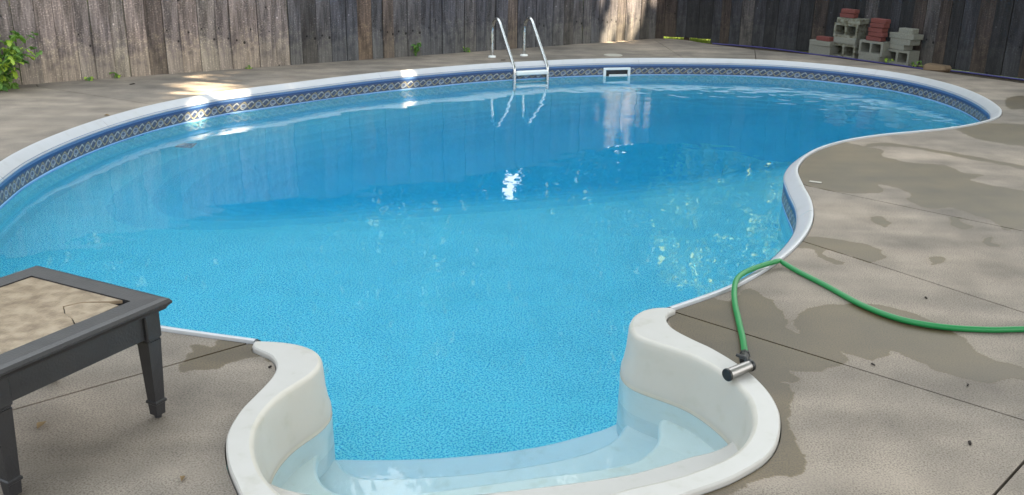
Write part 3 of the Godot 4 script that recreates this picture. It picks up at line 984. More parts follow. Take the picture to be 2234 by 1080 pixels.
func water(pool: Dictionary) -> void:
	var area := PackedVector2Array()
	var cove: PackedVector2Array = pool.cove.duplicate()
	cove.append_array([Vector2(0.38, -3.75), Vector2(-0.55, -3.5)])
	var merged := Geometry2D.merge_polygons(pool.main, cove)
	for q in merged:
		if q.size() > area.size():
			area = q
	var grown: PackedVector2Array = Geometry2D.offset_polygon(area, 0.012)[0]
	var swell := noise(61, 0.55, FastNoiseLite.TYPE_SIMPLEX_SMOOTH, 2)
	var ripple := noise(62, 2.6, FastNoiseLite.TYPE_SIMPLEX_SMOOTH, 2)
	var jet := Vector2(4.0, -10.4)
	var h := func(p: Vector2) -> float:
		var d := p - jet
		var stir := exp(-(d.x * d.x * 0.16 + d.y * d.y * 0.55))
		var calm := smoothstep(-2.2, -5.0, p.y)
		return WATER_Y + swell.get_noise_2d(p.x, p.y) * 0.0042 + ripple.get_noise_2d(p.x, p.y * 1.3) * (0.00032 + 0.003 * stir + 0.0003 * calm)
	var body := put("water", sheet(grown, 0.05, h), M.water)
	structure(body)
	# the water's own colour: thin blue layers at growing depth that veil what lies under them
	for y in [-0.42, -0.62, -0.82, -1.06, -1.2, -1.35, -1.5, -1.65, -1.8]:
		var b := MB.new()
		plate(b, pool.main if y < -0.72 else area, y)
		var o := put("water_layer", b.mesh(), M.murk, body)
		o.set_meta("kind", "stuff")

# ------------------------------------------------------------------ fences
func board_mesh(variant: int, width: float, height: float) -> ArrayMesh:
	var b := MB.new()
	var hw := width * 0.5
	var th := 0.011
	var ch := 0.004
	var u0 := variant / 8.0 + 0.004
	var u1 := (variant + 1) / 8.0 - 0.004
	var prof := [[-hw, -th, u0], [-hw, th - ch, u0], [-hw + ch, th, lerpf(u0, u1, 0.02)], [0.0, th + 0.001, lerpf(u0, u1, 0.5)], [hw - ch, th, lerpf(u0, u1, 0.98)], [hw, th - ch, u1], [hw, -th, u1], [-hw, -th, u0]]
	for k in prof.size() - 1:
		var a: Array = prof[k]
		var c: Array = prof[k + 1]
		var p := [Vector3(a[0], 0, a[1]), Vector3(c[0], 0, c[1]), Vector3(c[0], height, c[1]), Vector3(a[0], height, a[1])]
		b.poly(p, Vector3(0, height * 0.5, 0), [Vector2(a[2], 1), Vector2(c[2], 1), Vector2(c[2], 1.0 - height / 1.4), Vector2(a[2], 1.0 - height / 1.4)])
	for y in [0.0, height]:
		b.poly([Vector3(-hw, y, -th), Vector3(hw, y, -th), Vector3(hw, y, th), Vector3(-hw, y, th)], Vector3(0, height * 0.5, 0), [Vector2(u0, 0.9), Vector2(u1, 0.9), Vector2(u1, 0.95), Vector2(u0, 0.95)])
	return b.mesh()

func run_fence(called: String, label: String, path: Array, height: float, tones: Callable, lift: Callable) -> void:
	var root := thing(called, label, "fence", Vector3(path[0].x, 0, path[0].y))
	var r := RandomNumberGenerator.new()
	r.seed = hash(called + label)
	var widths := [0.155, 0.175, 0.19, 0.205]
	var meshes := []
	for w in widths:
		for v in 8:
			meshes.append(board_mesh(v, w, height))
	var back_rail := MB.new()
	for s in path.size() - 1:
		var a: Vector2 = path[s]
		var c: Vector2 = path[s + 1]
		var d := (c - a).normalized()
		var nrm := Vector2(-d.y, d.x)     # towards the pool when the pool is on the right of the run
		var run := 0.0
		var total := a.distance_to(c)
		while run < total:
			var wi := r.randi() % 4
			if total - run < 0.03:
				break
			var mid: Vector2 = a + d * (run + widths[wi] * 0.5)
			var o := put("board", meshes[wi * 8 + r.randi() % 8], M.wood[tones.call(mid, r)], root)
			var y: float = lift.call(mid)
			o.position = Vector3(mid.x - path[0].x, y, mid.y - path[0].y) + Vector3(nrm.x, 0, nrm.y) * r.randf_range(-0.011, 0.011)
			o.rotation = Vector3(0, atan2(nrm.x, nrm.y) + r.randf_range(-0.012, 0.012), r.randf_range(-0.0012, 0.0012))
			run += widths[wi] + r.randf_range(0.0005, 0.002)
		for y in [0.3, height - 0.25]:
			var rb := MB.new()
			rb.box(Vector3(0, 0, 0), Vector3(total, 0.085, 0.036), 0.003)
			var o := put("rail", rb.mesh(), M.bark, root)
			var m := (a + c) * 0.5 - nrm * 0.034
			o.position = Vector3(m.x - path[0].x, y, m.y - path[0].y)
			o.rotation.y = atan2(nrm.x, nrm.y)
		var n := int(total / 2.4) + 1
		for k in n:
			var p := a + d * total * (k + 0.5) / n - nrm * 0.1
			var pb := MB.new()
			pb.box(Vector3(0, height * 0.5 - 0.05, 0), Vector3(0.09, height + 0.1, 0.09), 0.004)
			var o := put("post", pb.mesh(), M.bark, root)
			o.position = Vector3(p.x - path[0].x, 0, p.y - path[0].y)
			o.rotation.y = atan2(nrm.x, nrm.y)

func fences() -> void:
	var left_tones := func(p: Vector2, r: RandomNumberGenerator) -> int:  # tone by position: partly wood colour, partly light painted in
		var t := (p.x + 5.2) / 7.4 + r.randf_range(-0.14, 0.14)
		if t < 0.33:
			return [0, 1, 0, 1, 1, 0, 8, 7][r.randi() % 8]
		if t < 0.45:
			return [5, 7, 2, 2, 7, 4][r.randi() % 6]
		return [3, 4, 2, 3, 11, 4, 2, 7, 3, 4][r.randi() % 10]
	var right_tones := func(_p: Vector2, r: RandomNumberGenerator) -> int:  # dark picks: partly wood colour, partly shade painted in
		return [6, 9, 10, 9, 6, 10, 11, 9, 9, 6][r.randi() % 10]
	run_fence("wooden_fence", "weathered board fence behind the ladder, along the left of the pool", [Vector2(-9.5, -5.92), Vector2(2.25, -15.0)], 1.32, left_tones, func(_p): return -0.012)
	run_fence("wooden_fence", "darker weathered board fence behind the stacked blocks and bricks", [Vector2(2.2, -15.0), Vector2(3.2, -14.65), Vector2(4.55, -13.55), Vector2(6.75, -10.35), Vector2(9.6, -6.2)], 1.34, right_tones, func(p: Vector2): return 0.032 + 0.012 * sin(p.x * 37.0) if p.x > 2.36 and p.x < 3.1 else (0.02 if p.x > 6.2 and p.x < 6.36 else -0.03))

# ------------------------------------------------------------------ trees
func leaf_clump(count: int, seed_: int, size: float) -> ArrayMesh:
	var r := RandomNumberGenerator.new()
	r.seed = seed_
	var b := MB.new()
	for k in count:
		var d := Vector3(r.randfn(), r.randfn() * 0.8, r.randfn()).normalized() * r.randf_range(0.1, 0.5)
		var bas := Basis.from_euler(Vector3(r.randf_range(-0.9, 0.9), r.randf() * TAU, r.randf_range(-0.7, 0.7)))
		var l := size * r.randf_range(0.7, 1.2)
		var w := l * 0.62
		b.xf = Transform3D(bas, d)
		b.tri(Vector3(0, 0, 0), Vector3(w * 0.5, 0.02, l * 0.4), Vector3(0, -0.02, l))
		b.tri(Vector3(0, 0, 0), Vector3(0, -0.02, l), Vector3(-w * 0.5, 0.02, l * 0.4))
	return b.mesh()

func tree(label: String, foot: Vector2, crown: Vector3, radii: Vector3, count: int, leaf: Material, clump: ArrayMesh, seed_: int, carve: bool) -> void:
	var t := thing("tree", label, "tree", Vector3(foot.x, -0.09, foot.y), 0.0, "trees round the pool yard")
	var r := RandomNumberGenerator.new()
	r.seed = seed_
	var top := crown - t.position
	var b := MB.new()
	var girth := 0.05 + radii.x * 0.04
	b.tube([Vector3.ZERO, Vector3(top.x * 0.1, top.y * 0.35, top.z * 0.1), Vector3(top.x * 0.5, top.y * 0.7, top.z * 0.5), top], [girth * 1.5, girth, girth * 0.75, girth * 0.25], 9)
	put("trunk", b.mesh(), M.bark, t)
	for k in 6:
		var a := TAU * k / 6.0 + r.randf()
		var s := Vector3(top.x * 0.45, top.y * r.randf_range(0.5, 0.8), top.z * 0.45)
		var e := top + Vector3(cos(a) * radii.x * 0.75, r.randf_range(-0.2, 0.5) * radii.y, sin(a) * radii.z * 0.75)
		b = MB.new()
		b.tube([s, s.lerp(e, 0.5) + Vector3(0, 0.25, 0), e], [girth * 0.5, girth * 0.33, girth * 0.1], 7)
		put("limb", b.mesh(), M.bark, t)
	var mm := MultiMesh.new()
	mm.transform_format = MultiMesh.TRANSFORM_3D
	mm.mesh = clump
	var list := []
	while list.size() < count:
		var d := Vector3(r.randfn(), r.randfn(), r.randfn()).normalized() * pow(r.randf(), 0.4)
		var p := top + Vector3(d.x * radii.x, d.y * radii.y, d.z * radii.z)
		var world := p + t.position
		if carve:
			var open := false
			for g in gaps:
				var q: Vector3 = world - g[0]
				var way: Vector3 = g[2] if g.size() > 2 else SUN_TO
				if q.dot(way) > 0.0 and (q - way * q.dot(way)).length() < g[1]:
					open = true
					break
			if open:
				continue
		list.append(Transform3D(Basis.from_euler(Vector3(r.randf_range(-0.5, 0.5), r.randf() * TAU, r.randf_range(-0.5, 0.5))).scaled(Vector3.ONE * r.randf_range(0.8, 1.35)), p))
	mm.instance_count = list.size()
	for k in list.size():
		mm.set_instance_transform(k, list[k])
	var o := MultiMeshInstance3D.new()
	o.name = "crown"
	o.multimesh = mm
	o.material_override = leaf
	o.set_meta("kind", "stuff")
	t.add_child(o)

func trees() -> void:
	# openings in the shade: where the sun comes through to the fence, the deck and the coping
	gaps = [
		[Vector3(1.6, 0.5, -14.45), 0.72], [Vector3(1.95, 0.6, -14.72), 0.72], [Vector3(1.8, 1.2, -14.6), 0.78],
		[Vector3(-2.86, 0, -8.75), 0.5], [Vector3(-1.2, 0, -10.85), 0.46], [Vector3(-3.3, 0, -9.5), 0.5],
		[Vector3(4.1, 0, -16.2), 2.0], [Vector3(5.6, 2.8, -18.0), 4.2], [Vector3(8.6, 3.2, -15.6), 3.4],
	]
	# and where a glimpse of sky between the trees is mirrored in the pool
	gaps.append([Vector3(0.0, -0.2, -5.8), 0.56, Vector3(-0.01, 0.24, -0.97).normalized()])
	gaps.append([Vector3(0.78, -0.2, -8.4), 0.58, Vector3(0.118, 0.2, -0.97).normalized()])
	var big := leaf_clump(34, 5, 0.24)
	var small := leaf_clump(40, 6, 0.16)
	var k := 0
	for a in [  # unseen shade trees, set where they block the sun
		["tall broad tree outside the frame whose shade covers the far right of the pool", Vector2(11, -9), Vector3(9, 12, -8), Vector3(5, 3.6, 5)],
		["tall broad tree outside the frame to the right of the hose", Vector2(13.5, -3.5), Vector3(11.5, 13, -3.2), Vector3(5, 3.6, 5)],
		["tall broad tree outside the frame behind the photographer, nearest the steps", Vector2(6.5, 5), Vector3(5.2, 12.5, 1.4), Vector3(5, 3.4, 5)],
		["tall broad tree outside the frame, behind and to the right", Vector2(12, 5), Vector3(11, 13, 4), Vector3(5, 3.6, 5)],
		["tall broad tree outside the frame overhanging the right corner", Vector2(14.5, -14), Vector3(12.2, 13, -12.6), Vector3(4.6, 3.6, 4.6)],
		["tall broad tree outside the frame, added to keep sun off the left deck", Vector2(8.8, -4.4), Vector3(4.4, 16.5, -4.0), Vector3(5.3, 2.8, 5.3)],  # added sun blocker, crown thinned to leak some light
	]:
		tree(a[0], a[1], a[2], a[3], 750 if a[2].y > 16 else 1500, M.leaf_dark, big, 100 + k, true)
		k += 1
	for a in [
		["dense dark tree behind the left fence, mirrored beside the ladder", Vector2(-4.5, -17), Vector3(-4.2, 5.2, -17), Vector3(2.8, 4.4, 2.4)],
		["dense dark tree added beyond the left fence to cut the mirrored sky", Vector2(-9.5, -15.5), Vector3(-9.2, 4.6, -15.5), Vector3(3.0, 3.4, 2.6)],  # added to dim the sky reflection at the left of the water
		["dense dark tree behind the fence, straight beyond the ladder", Vector2(-0.4, -19.5), Vector3(-0.4, 6.2, -19.5), Vector3(3.4, 5.4, 2.6)],
		["dense dark tree behind the fence corner, left of the sunlit one", Vector2(3.0, -21), Vector3(3.0, 6.4, -21), Vector3(3.2, 5.6, 2.6)],
	]:
		tree(a[0], a[1], a[2], a[3], 2700, M.leaf_shaded, small, 200 + k, true)
		k += 1
	for a in [
		["sunlit yellow green tree beyond the fence corner", Vector2(5.2, -18.4), Vector3(5.0, 3.4, -18.4), Vector3(2.1, 2.0, 1.6)],
		["sunlit yellow green tree beyond the stacked blocks", Vector2(8.8, -16.2), Vector3(8.4, 3.6, -16.4), Vector3(1.8, 2.2, 1.7)],
	]:
		tree(a[0], a[1], a[2], a[3], 520, M.leaf_sun, small, 300 + k, false)
		k += 1

# ------------------------------------------------------------------ things
func bend(points: Array, sub := 6) -> Array:
	var out := []
	for i in points.size() - 1:
		var a: Vector3 = points[maxi(i - 1, 0)]
		var d: Vector3 = points[mini(i + 2, points.size() - 1)]
		for s in sub:
			out.append(points[i].cubic_interpolate(points[i + 1], a, d, float(s) / sub))
	out.append(points[points.size() - 1])
	return out

func ladder() -> void:
	var t := thing("pool_ladder", "stainless pool ladder with white treads at the far wall", "ladder", Vector3(-0.3, 0, -12.22))
	var side := Vector3(0.903, 0, -0.43)
	var inn := Vector3(0.43, 0, 0.903)
	var put_at := func(s: float, f: float, y: float) -> Vector3: return side * s + inn * f + Vector3(0, y, 0)
	for s in [0.0, 0.465]:
		var path := []
		for q in [[0.0, -0.05], [0.0, 0.2], [0.0, 0.36], [0.03, 0.44], [0.09, 0.49], [0.16, 0.5], [0.23, 0.46], [0.3, 0.385], [0.45, 0.215], [0.6, 0.045], [0.665, -0.035], [0.69, -0.1], [0.695, -0.3], [0.695, -0.7], [0.695, -1.25]]:
			path.append(put_at.call(s, q[0], q[1]))
		var b := MB.new()
		b.tube(bend(path, 5), 0.022, 12)
		put("rail", b.mesh(), M.steel, t)
		b = MB.new()
		b.tube([put_at.call(s, 0, 0.001), put_at.call(s, 0, 0.018), put_at.call(s, 0, 0.026)], [0.052, 0.05, 0.026], 16)
		put("deck_collar", b.mesh(), M.plastic, t)
	for y in [-0.118, -0.42, -0.72]:
		var b := MB.new()
		b.xf = Transform3D(Basis(side, Vector3.UP, inn), put_at.call(0.2325, 0.695, y))
		b.box(Vector3(0, 0, 0.0), Vector3(0.44, 0.05, 0.1), 0.01)
		for k in 3:
			b.box(Vector3(0, 0.027, -0.03 + 0.03 * k), Vector3(0.4, 0.004, 0.012), 0.001)
		put("tread", b.mesh(), M.plastic, t)

func side_table() -> void:
	var R := Vector2(-1.069, -2.680)
	var u := Vector2(-0.893, -0.45)
	var w := 0.633
	var v := Vector2(-0.45, 0.893)
	var mid := R + u * w * 0.5 + v * w * 0.5
	var t := thing("side_table", "low square dark grey table with mottled stone inset beside the pool", "table", Vector3(mid.x, 0, mid.y), atan2(-u.y, u.x))
	var h := 0.41
	var half := w * 0.5
	var fw := 0.085
	# frame: four mitred rails with a stepped edge
	for k in 4:
		var b := MB.new()
		b.xf = Transform3D(Basis(Vector3.UP, PI * 0.5 * k), Vector3.ZERO)
		var prof := [Vector2(half - fw, h - 0.012), Vector2(half - fw, h), Vector2(half - 0.02, h + 0.001), Vector2(half - 0.006, h - 0.003), Vector2(half, h - 0.012), Vector2(half, h - 0.018), Vector2(half - 0.012, h - 0.03), Vector2(half - 0.014, h - 0.036), Vector2(half - 0.024, h - 0.04), Vector2(half - fw, h - 0.04)]
		for i in prof.size():
			var a: Vector2 = prof[i]
			var d: Vector2 = prof[(i + 1) % prof.size()]
			b.poly([Vector3(-a.x, a.y, a.x), Vector3(a.x, a.y, a.x), Vector3(d.x, d.y, d.x), Vector3(-d.x, d.y, d.x)], Vector3(0, h - 0.02, half - fw * 0.5))
		put("frame", b.mesh(), M.table, t)
	# stone inset, broken at one corner
	var s := half - fw - 0.002
	var main := MB.new()
	var edge_line := PackedVector2Array([Vector2(-s, -s), Vector2(s, -s), Vector2(s, s), Vector2(-s, s)])
	var shard := PackedVector2Array([Vector2(-s, s - 0.2), Vector2(-s + 0.05, s - 0.17), Vector2(-s + 0.1, s - 0.155), Vector2(-s + 0.15, s - 0.12), Vector2(-s + 0.13, s - 0.07), Vector2(-s + 0.06, s - 0.025), Vector2(-s + 0.03, s), Vector2(-s, s)])
	for q in Geometry2D.clip_polygons(edge_line, Geometry2D.offset_polygon(shard, 0.0018)[0]):
		plate(main, q, h - 0.004, 0.01)
	put("stone_inset", main.mesh(), M.slab, t)
	var piece := MB.new()
	plate(piece, Geometry2D.offset_polygon(PackedVector2Array([Vector2(-s + 0.004, s - 0.195), Vector2(-s + 0.05, s - 0.17), Vector2(-s + 0.1, s - 0.155), Vector2(-s + 0.15, s - 0.12), Vector2(-s + 0.13, s - 0.07), Vector2(-s + 0.06, s - 0.03), Vector2(-s + 0.014, s - 0.03)]), -0.001)[0], h - 0.006, 0.01)
	put("stone_shard", piece.mesh(), M.slab, t)
	var base := MB.new()
	base.box(Vector3(0, h - 0.022, 0), Vector3(2 * s + 0.02, 0.006, 2 * s + 0.02))
	put("backing_board", base.mesh(), M.table, t)
	for k in 4:
		var b := MB.new()
		b.xf = Transform3D(Basis(Vector3.UP, PI * 0.5 * k), Vector3.ZERO)
		b.box(Vector3(0, h - 0.082, half - 0.05), Vector3(2 * (half - 0.085), 0.084, 0.018), 0.002)
		put("apron", b.mesh(), M.table, t)
		b = MB.new()
		b.xf = Transform3D(Basis(Vector3.UP, PI * 0.5 * k), Vector3.ZERO)
		var o := half - 0.058
		b.box(Vector3(o, h - 0.083, o), Vector3(0.058, 0.088, 0.058), 0.003)
		b.box(Vector3(o, h - 0.131, o), Vector3(0.05, 0.008, 0.05), 0.002)
		# tapered shaft, ring and foot
		var rows := [[h - 0.135, 0.0255], [0.066, 0.0185], [0.062, 0.0225], [0.054, 0.0225], [0.05, 0.0185], [0.012, 0.0165]]
		for i in rows.size() - 1:
			for f in 4:
				var a0 := PI * 0.5 * f + PI * 0.25
				var a1 := a0 + PI * 0.5
				var q := func(row: Array, a: float) -> Vector3: return Vector3(o + cos(a) * row[1] * 1.414, row[0], o + sin(a) * row[1] * 1.414)
				b.poly([q.call(rows[i], a0), q.call(rows[i], a1), q.call(rows[i + 1], a1), q.call(rows[i + 1], a0)], Vector3(o, (rows[i][0] + rows[i + 1][0]) * 0.5 + (0.02 if rows[i + 1][1] > rows[i][1] else -0.001), o))
		b.tube([Vector3(o, 0.0, o), Vector3(o, 0.012, o)], 0.012, 10)
		put("leg", b.mesh(), M.table, t)

func garden_hose() -> void:
	var path := []
	for p in [Vector2(2.9, -3.49), Vector2(2.46, -3.476), Vector2(2.098, -3.453), Vector2(1.935, -3.442), Vector2(1.759, -3.467), Vector2(1.62, -3.543), Vector2(1.519, -3.69), Vector2(1.435, -3.924), Vector2(1.364, -4.1)]:
		path.append(Vector3(p.x, 0.0135, p.y))
	path.append_array([Vector3(1.318, 0.024, -4.185), Vector3(1.302, 0.033, -4.205)])
	var second := [Vector3(1.302, 0.033, -4.205), Vector3(1.27, 0.034, -4.178), Vector3(1.189, 0.033, -4.121), Vector3(1.091, 0.032, -4.029), Vector3(1.032, 0.032, -3.935), Vector3(0.995, 0.026, -3.82), Vector3(0.967, 0.015, -3.68), Vector3(0.942, 0.0135, -3.503), Vector3(0.912, 0.016, -3.295), Vector3(0.878, 0.035, -3.13)]
	var t := thing("garden_hose", "green garden hose kinked over the pool edge and trailing across the deck", "hose")
	var whole := bend(path, 7)
	whole.append_array(bend(second, 7).slice(1))
	var rad := []
	for q in whole:
		var near: float = q.distance_to(Vector3(1.302, 0.033, -4.205))
		rad.append(0.0125 - 0.003 * exp(-near * near * 3000.0))
	var b := MB.new()
	b.tube(whole, rad, 14)
	put("tube", b.mesh(), M.hose, t)
	var n := thing("water_nozzle", "black and chrome nozzle on the hose end, lying on the white step rim", "nozzle")
	b = MB.new()
	var e := Vector3(0.878, 0.036, -3.13)
	var f := Vector3(0.852, 0.05, -3.035)
	b.tube([e, e.lerp(f, 0.08), e.lerp(f, 0.1), e.lerp(f, 0.3), e.lerp(f, 0.32), e.lerp(f, 0.5), e.lerp(f, 0.52), e.lerp(f, 0.75), f], [0.015, 0.0165, 0.019, 0.019, 0.0165, 0.0165, 0.019, 0.019, 0.016], 14)
	put("collar", b.mesh(), M.black, n)
	for k in 8:
		var a := TAU * k / 8
		var rb := MB.new()
		rb.xf = Transform3D(Basis.looking_at(f - e, Vector3.UP), e.lerp(f, 0.2))
		rb.box(Vector3(cos(a) * 0.0195, sin(a) * 0.0195, 0), Vector3(0.003, 0.003, 0.02), 0.0005)
		put("grip_rib", rb.mesh(), M.black, n)
	var p0 := Vector3(0.868, 0.048, -3.005)
	var p1 := Vector3(0.768, 0.04, -2.938)
	b = MB.new()
	b.tube([p0.lerp(p1, 0.04), p0.lerp(p1, 0.06), p0.lerp(p1, 0.3), p0.lerp(p1, 0.92)], [0.018, 0.02, 0.0205, 0.0215], 20)
	put("barrel", b.mesh(), M.satin, n)
	b = MB.new()
	b.tube([p0.lerp(p1, 0.92), p0.lerp(p1, 0.93), p0.lerp(p1, 0.99), p1], [0.0215, 0.0236, 0.0236, 0.022], 20)
	put("front_cap", b.mesh(), M.black, n)
	b = MB.new()
	b.tube([p0.lerp(p1, -0.06), p0.lerp(p1, -0.04), p0.lerp(p1, 0.04), p0.lerp(p1, 0.06)], [0.018, 0.0225, 0.0225, 0.021], 20)
	put("rear_cap", b.mesh(), M.black, n)
	b = MB.new()
	var l0 := p0.lerp(p1, 0.1) + Vector3(-0.006, 0.022, -0.02)
	b.tube([p0.lerp(p1, 0.15) + Vector3(0, 0.01, 0), l0, l0 + Vector3(-0.03, 0.004, -0.02)], [0.008, 0.008, 0.006], 8)
	put("lever", b.mesh(), M.black, n)

# ------------------------------------------------------------------ blocks and bricks
func cinder(parent_mat: Material, label: String, where: Vector3, turn: float, seed_: int) -> void:
	# hollow block lying on its side: the two cores face out
	var t := thing("cinder_block", label, "block", where, turn, "stacked blocks by the right fence")
	var L := 0.4
	var H := 0.19
	var D := 0.19
	var r := RandomNumberGenerator.new()
	r.seed = seed_
	var b := MB.new()
	var th := 0.031
	b.box(Vector3(L * 0.5, th * 0.5, -D * 0.5), Vector3(L, th, D))
	b.box(Vector3(L * 0.5, H - th * 0.5, -D * 0.5), Vector3(L, th, D))
	for x in [th * 0.5 + 0.001, L * 0.5, L - th * 0.5 - 0.001]:
		b.box(Vector3(x, H * 0.5, -D * 0.5), Vector3(th, H - 2 * th, D - 0.002))
	# rounded inner corners of the cores
	var k := 0.018
	for c in 2:
		var x0 := th + 0.001 if c == 0 else L * 0.5 + th * 0.5
		var x1 := L * 0.5 - th * 0.5 if c == 0 else L - th - 0.001
		for q in [[x0, th, 1, 1], [x1, th, -1, 1], [x0, H - th, 1, -1], [x1, H - th, -1, -1]]:
			var a := Vector3(q[0], q[1] + k * q[3], 0)
			var m := Vector3(q[0] + k * 0.3 * q[2], q[1] + k * 0.3 * q[3], 0)
			var e := Vector3(q[0] + k * q[2], q[1], 0)
			var corner := Vector3(q[0], q[1], 0)
			var back := Vector3(0, 0, -D + 0.002)
			var f := Vector3(0, 0, -0.002)
			b.poly([a + f, m + f, e + f, corner + f], Vector3(q[0], q[1], -D))
			b.poly([a + f, m + f, m + back, a + back], corner + back * 0.5)
			b.poly([m + f, e + f, e + back, m + back], corner + back * 0.5)
	put("shell", b.mesh(), parent_mat, t)

func lump(called: String, label: String, category: String, group: String, where: Vector3, turn: float, size: Vector3, m: Material, seed_: int) -> void:
	var r := RandomNumberGenerator.new()
	r.seed = seed_
	var b := MB.new()
	b.box(Vector3(size.x * 0.5, size.y * 0.5, -size.z * 0.5), size, 0.006, r, 0.003)
	var o := put(called, b.mesh(), m)
	tag(o, label, category, group)
	o.position = where
	o.rotation.y = turn + r.randf_range(-0.04, 0.04)

func masonry() -> void:
	var yaw := func(a: Vector2, b: Vector2) -> float: return atan2(-(b.y - a.y), b.x - a.x)
	var gb := "stacked blocks by the right fence"
	var gr := "red bricks by the right fence"
	# stack A, leftmost
	var A := Vector2(4.22, -13.43)
	var Ad := (Vector2(4.41, -13.13) - A).normalized()
	var ya: float = yaw.call(A, A + Ad)
	var pt := func(o: Vector2, d: Vector2, s: float, y: float) -> Vector3: return Vector3(o.x + d.x * s, y, o.y + d.y * s)
	var g := -0.03
	lump("concrete_block", "pale solid concrete block on the soil under the lone red brick", "block", gb, pt.call(A, Ad, 0.0, g), ya, Vector3(0.37, 0.135, 0.19), M.block, 1)
	lump("concrete_paver", "flat grey paver directly under the leftmost red brick", "block", gb, pt.call(A, Ad, 0.0, g + 0.135), ya, Vector3(0.37, 0.07, 0.19), M.block, 2)
	lump("red_brick", "single red brick on the low leftmost pile", "brick", gr, pt.call(A, Ad, 0.11, g + 0.206), ya, Vector3(0.235, 0.06, 0.1), M.brick, 3)
	# stack B
	var B := Vector2(4.47, -13.2)
	var Bd := (Vector2(4.69, -12.85) - B).normalized()
	var yb: float = yaw.call(B, B + Bd)
	cinder(M.mossy, "stained hollow block at the bottom of the tallest stack", pt.call(B, Bd, 0.0, g), yb, 4)
	lump("concrete_paver", "half height grey paver between the two hollow blocks of the tallest stack", "block", gb, pt.call(B, Bd, 0.01, g + 0.191), yb, Vector3(0.385, 0.085, 0.19), M.block, 5)
	cinder(M.mossy, "stained hollow block second from the top in the tallest stack", pt.call(B, Bd, 0.0, g + 0.277), yb, 6)
	lump("concrete_paver", "mossy left paver lying on the tallest stack under the red bricks", "block", gb, pt.call(B, Bd, 0.03, g + 0.468), yb, Vector3(0.19, 0.075, 0.19), M.mossy, 7)
	lump("concrete_paver", "lighter right paver lying on the tallest stack under the red bricks", "block", gb, pt.call(B, Bd, 0.225, g + 0.468), yb, Vector3(0.2, 0.072, 0.19), M.mossy, 8)
	lump("red_brick", "lower red brick on top of the tallest stack", "brick", gr, pt.call(B, Bd, 0.07, g + 0.544), yb, Vector3(0.235, 0.058, 0.1), M.brick, 9)
	lump("red_brick", "topmost red brick of the tallest stack", "brick", gr, pt.call(B, Bd, 0.085, g + 0.603), yb, Vector3(0.235, 0.058, 0.1), M.brick, 10)
	# stack C
	var C := Vector2(4.715, -12.8)
	var Cd := (Vector2(4.92, -12.42) - C).normalized()
	var yc: float = yaw.call(C, C + Cd)
	lump("concrete_paver", "grey paver on the soil under the hollow block that carries five red bricks", "block", gb, pt.call(C, Cd, 0.0, g), yc, Vector3(0.36, 0.085, 0.19), M.block, 11)
	cinder(M.block, "clean hollow block that carries the pile of five red bricks", pt.call(C, Cd, -0.01, g + 0.086), yc, 12)
	var words := ["bottom red brick of the pile of five", "second red brick from the bottom of the pile of five", "middle red brick of the pile of five", "second red brick from the top of the pile of five", "topmost red brick of the pile of five"]
	for k in 5:
		lump("red_brick", words[k], "brick", gr, pt.call(C, Cd, [0.09, 0.115, 0.105, 0.125, 0.13][k], g + 0.277 + 0.059 * k), yc, Vector3(0.24, 0.058, 0.11), M.brick, 20 + k)
	# stack D
	var D := Vector2(4.985, -12.6)
	var Dd := (Vector2(5.19, -12.19) - D).normalized()
	D += Vector2(0.0, 0.03)
	var yd: float = yaw.call(D, D + Dd)
	cinder(M.block, "clean hollow block at the foot of the rightmost stack of grey pavers", pt.call(D, Dd, 0.0, g), yd, 30)
	lump("concrete_paver", "short grey paver at the bottom of the pavers on the rightmost stack", "block", gb, pt.call(D, Dd, 0.06, g + 0.191), yd, Vector3(0.24, 0.066, 0.17), M.block, 31)
	lump("concrete_paver", "second paver from the bottom on the rightmost stack, jutting right over a gap", "block", gb, pt.call(D, Dd, 0.05, g + 0.258), yd, Vector3(0.34, 0.075, 0.19), M.block, 32)
	lump("concrete_paver", "wide flat paver near the top of the rightmost stack", "block", gb, pt.call(D, Dd, 0.03, g + 0.334), yd, Vector3(0.4, 0.07, 0.19), M.block, 33)
	lump("concrete_block", "small grey block on top of the rightmost stack", "block", gb, pt.call(D, Dd, 0.17, g + 0.405), yd, Vector3(0.23, 0.07, 0.12), M.block, 34)
	# rock
	var r := RandomNumberGenerator.new()
	r.seed = 44
	var b := MB.new()
	b.box(Vector3(0, 0.03, 0), Vector3(0.3, 0.085, 0.16), 0.028, r, 0.012)
	var o := put("rock", b.mesh(), M.rock)
	tag(o, "flat brown rock at the fence foot right of the block stacks", "rock")
	o.position = Vector3(5.27, 0.0, -11.58)
	o.rotation.y = -0.9
	# blue hose along the foot of the fence
	var path := []
	for p in [Vector2(3.05, -14.45), Vector2(3.6, -14.08), Vector2(4.02, -13.6), Vector2(4.22, -13.25), Vector2(4.5, -12.95), Vector2(4.78, -12.5), Vector2(5.02, -12.15), Vector2(5.2, -11.82), Vector2(5.44, -11.72), Vector2(5.66, -11.5), Vector2(5.9, -11.15), Vector2(6.4, -10.45)]:
		path.append(Vector3(p.x, -0.012, p.y))
	b = MB.new()
	b.tube(bend(path, 6), 0.011, 8)
	tag(put("blue_hose", b.mesh(), M.blue), "thin blue hose lying along the foot of the right fence", "hose")

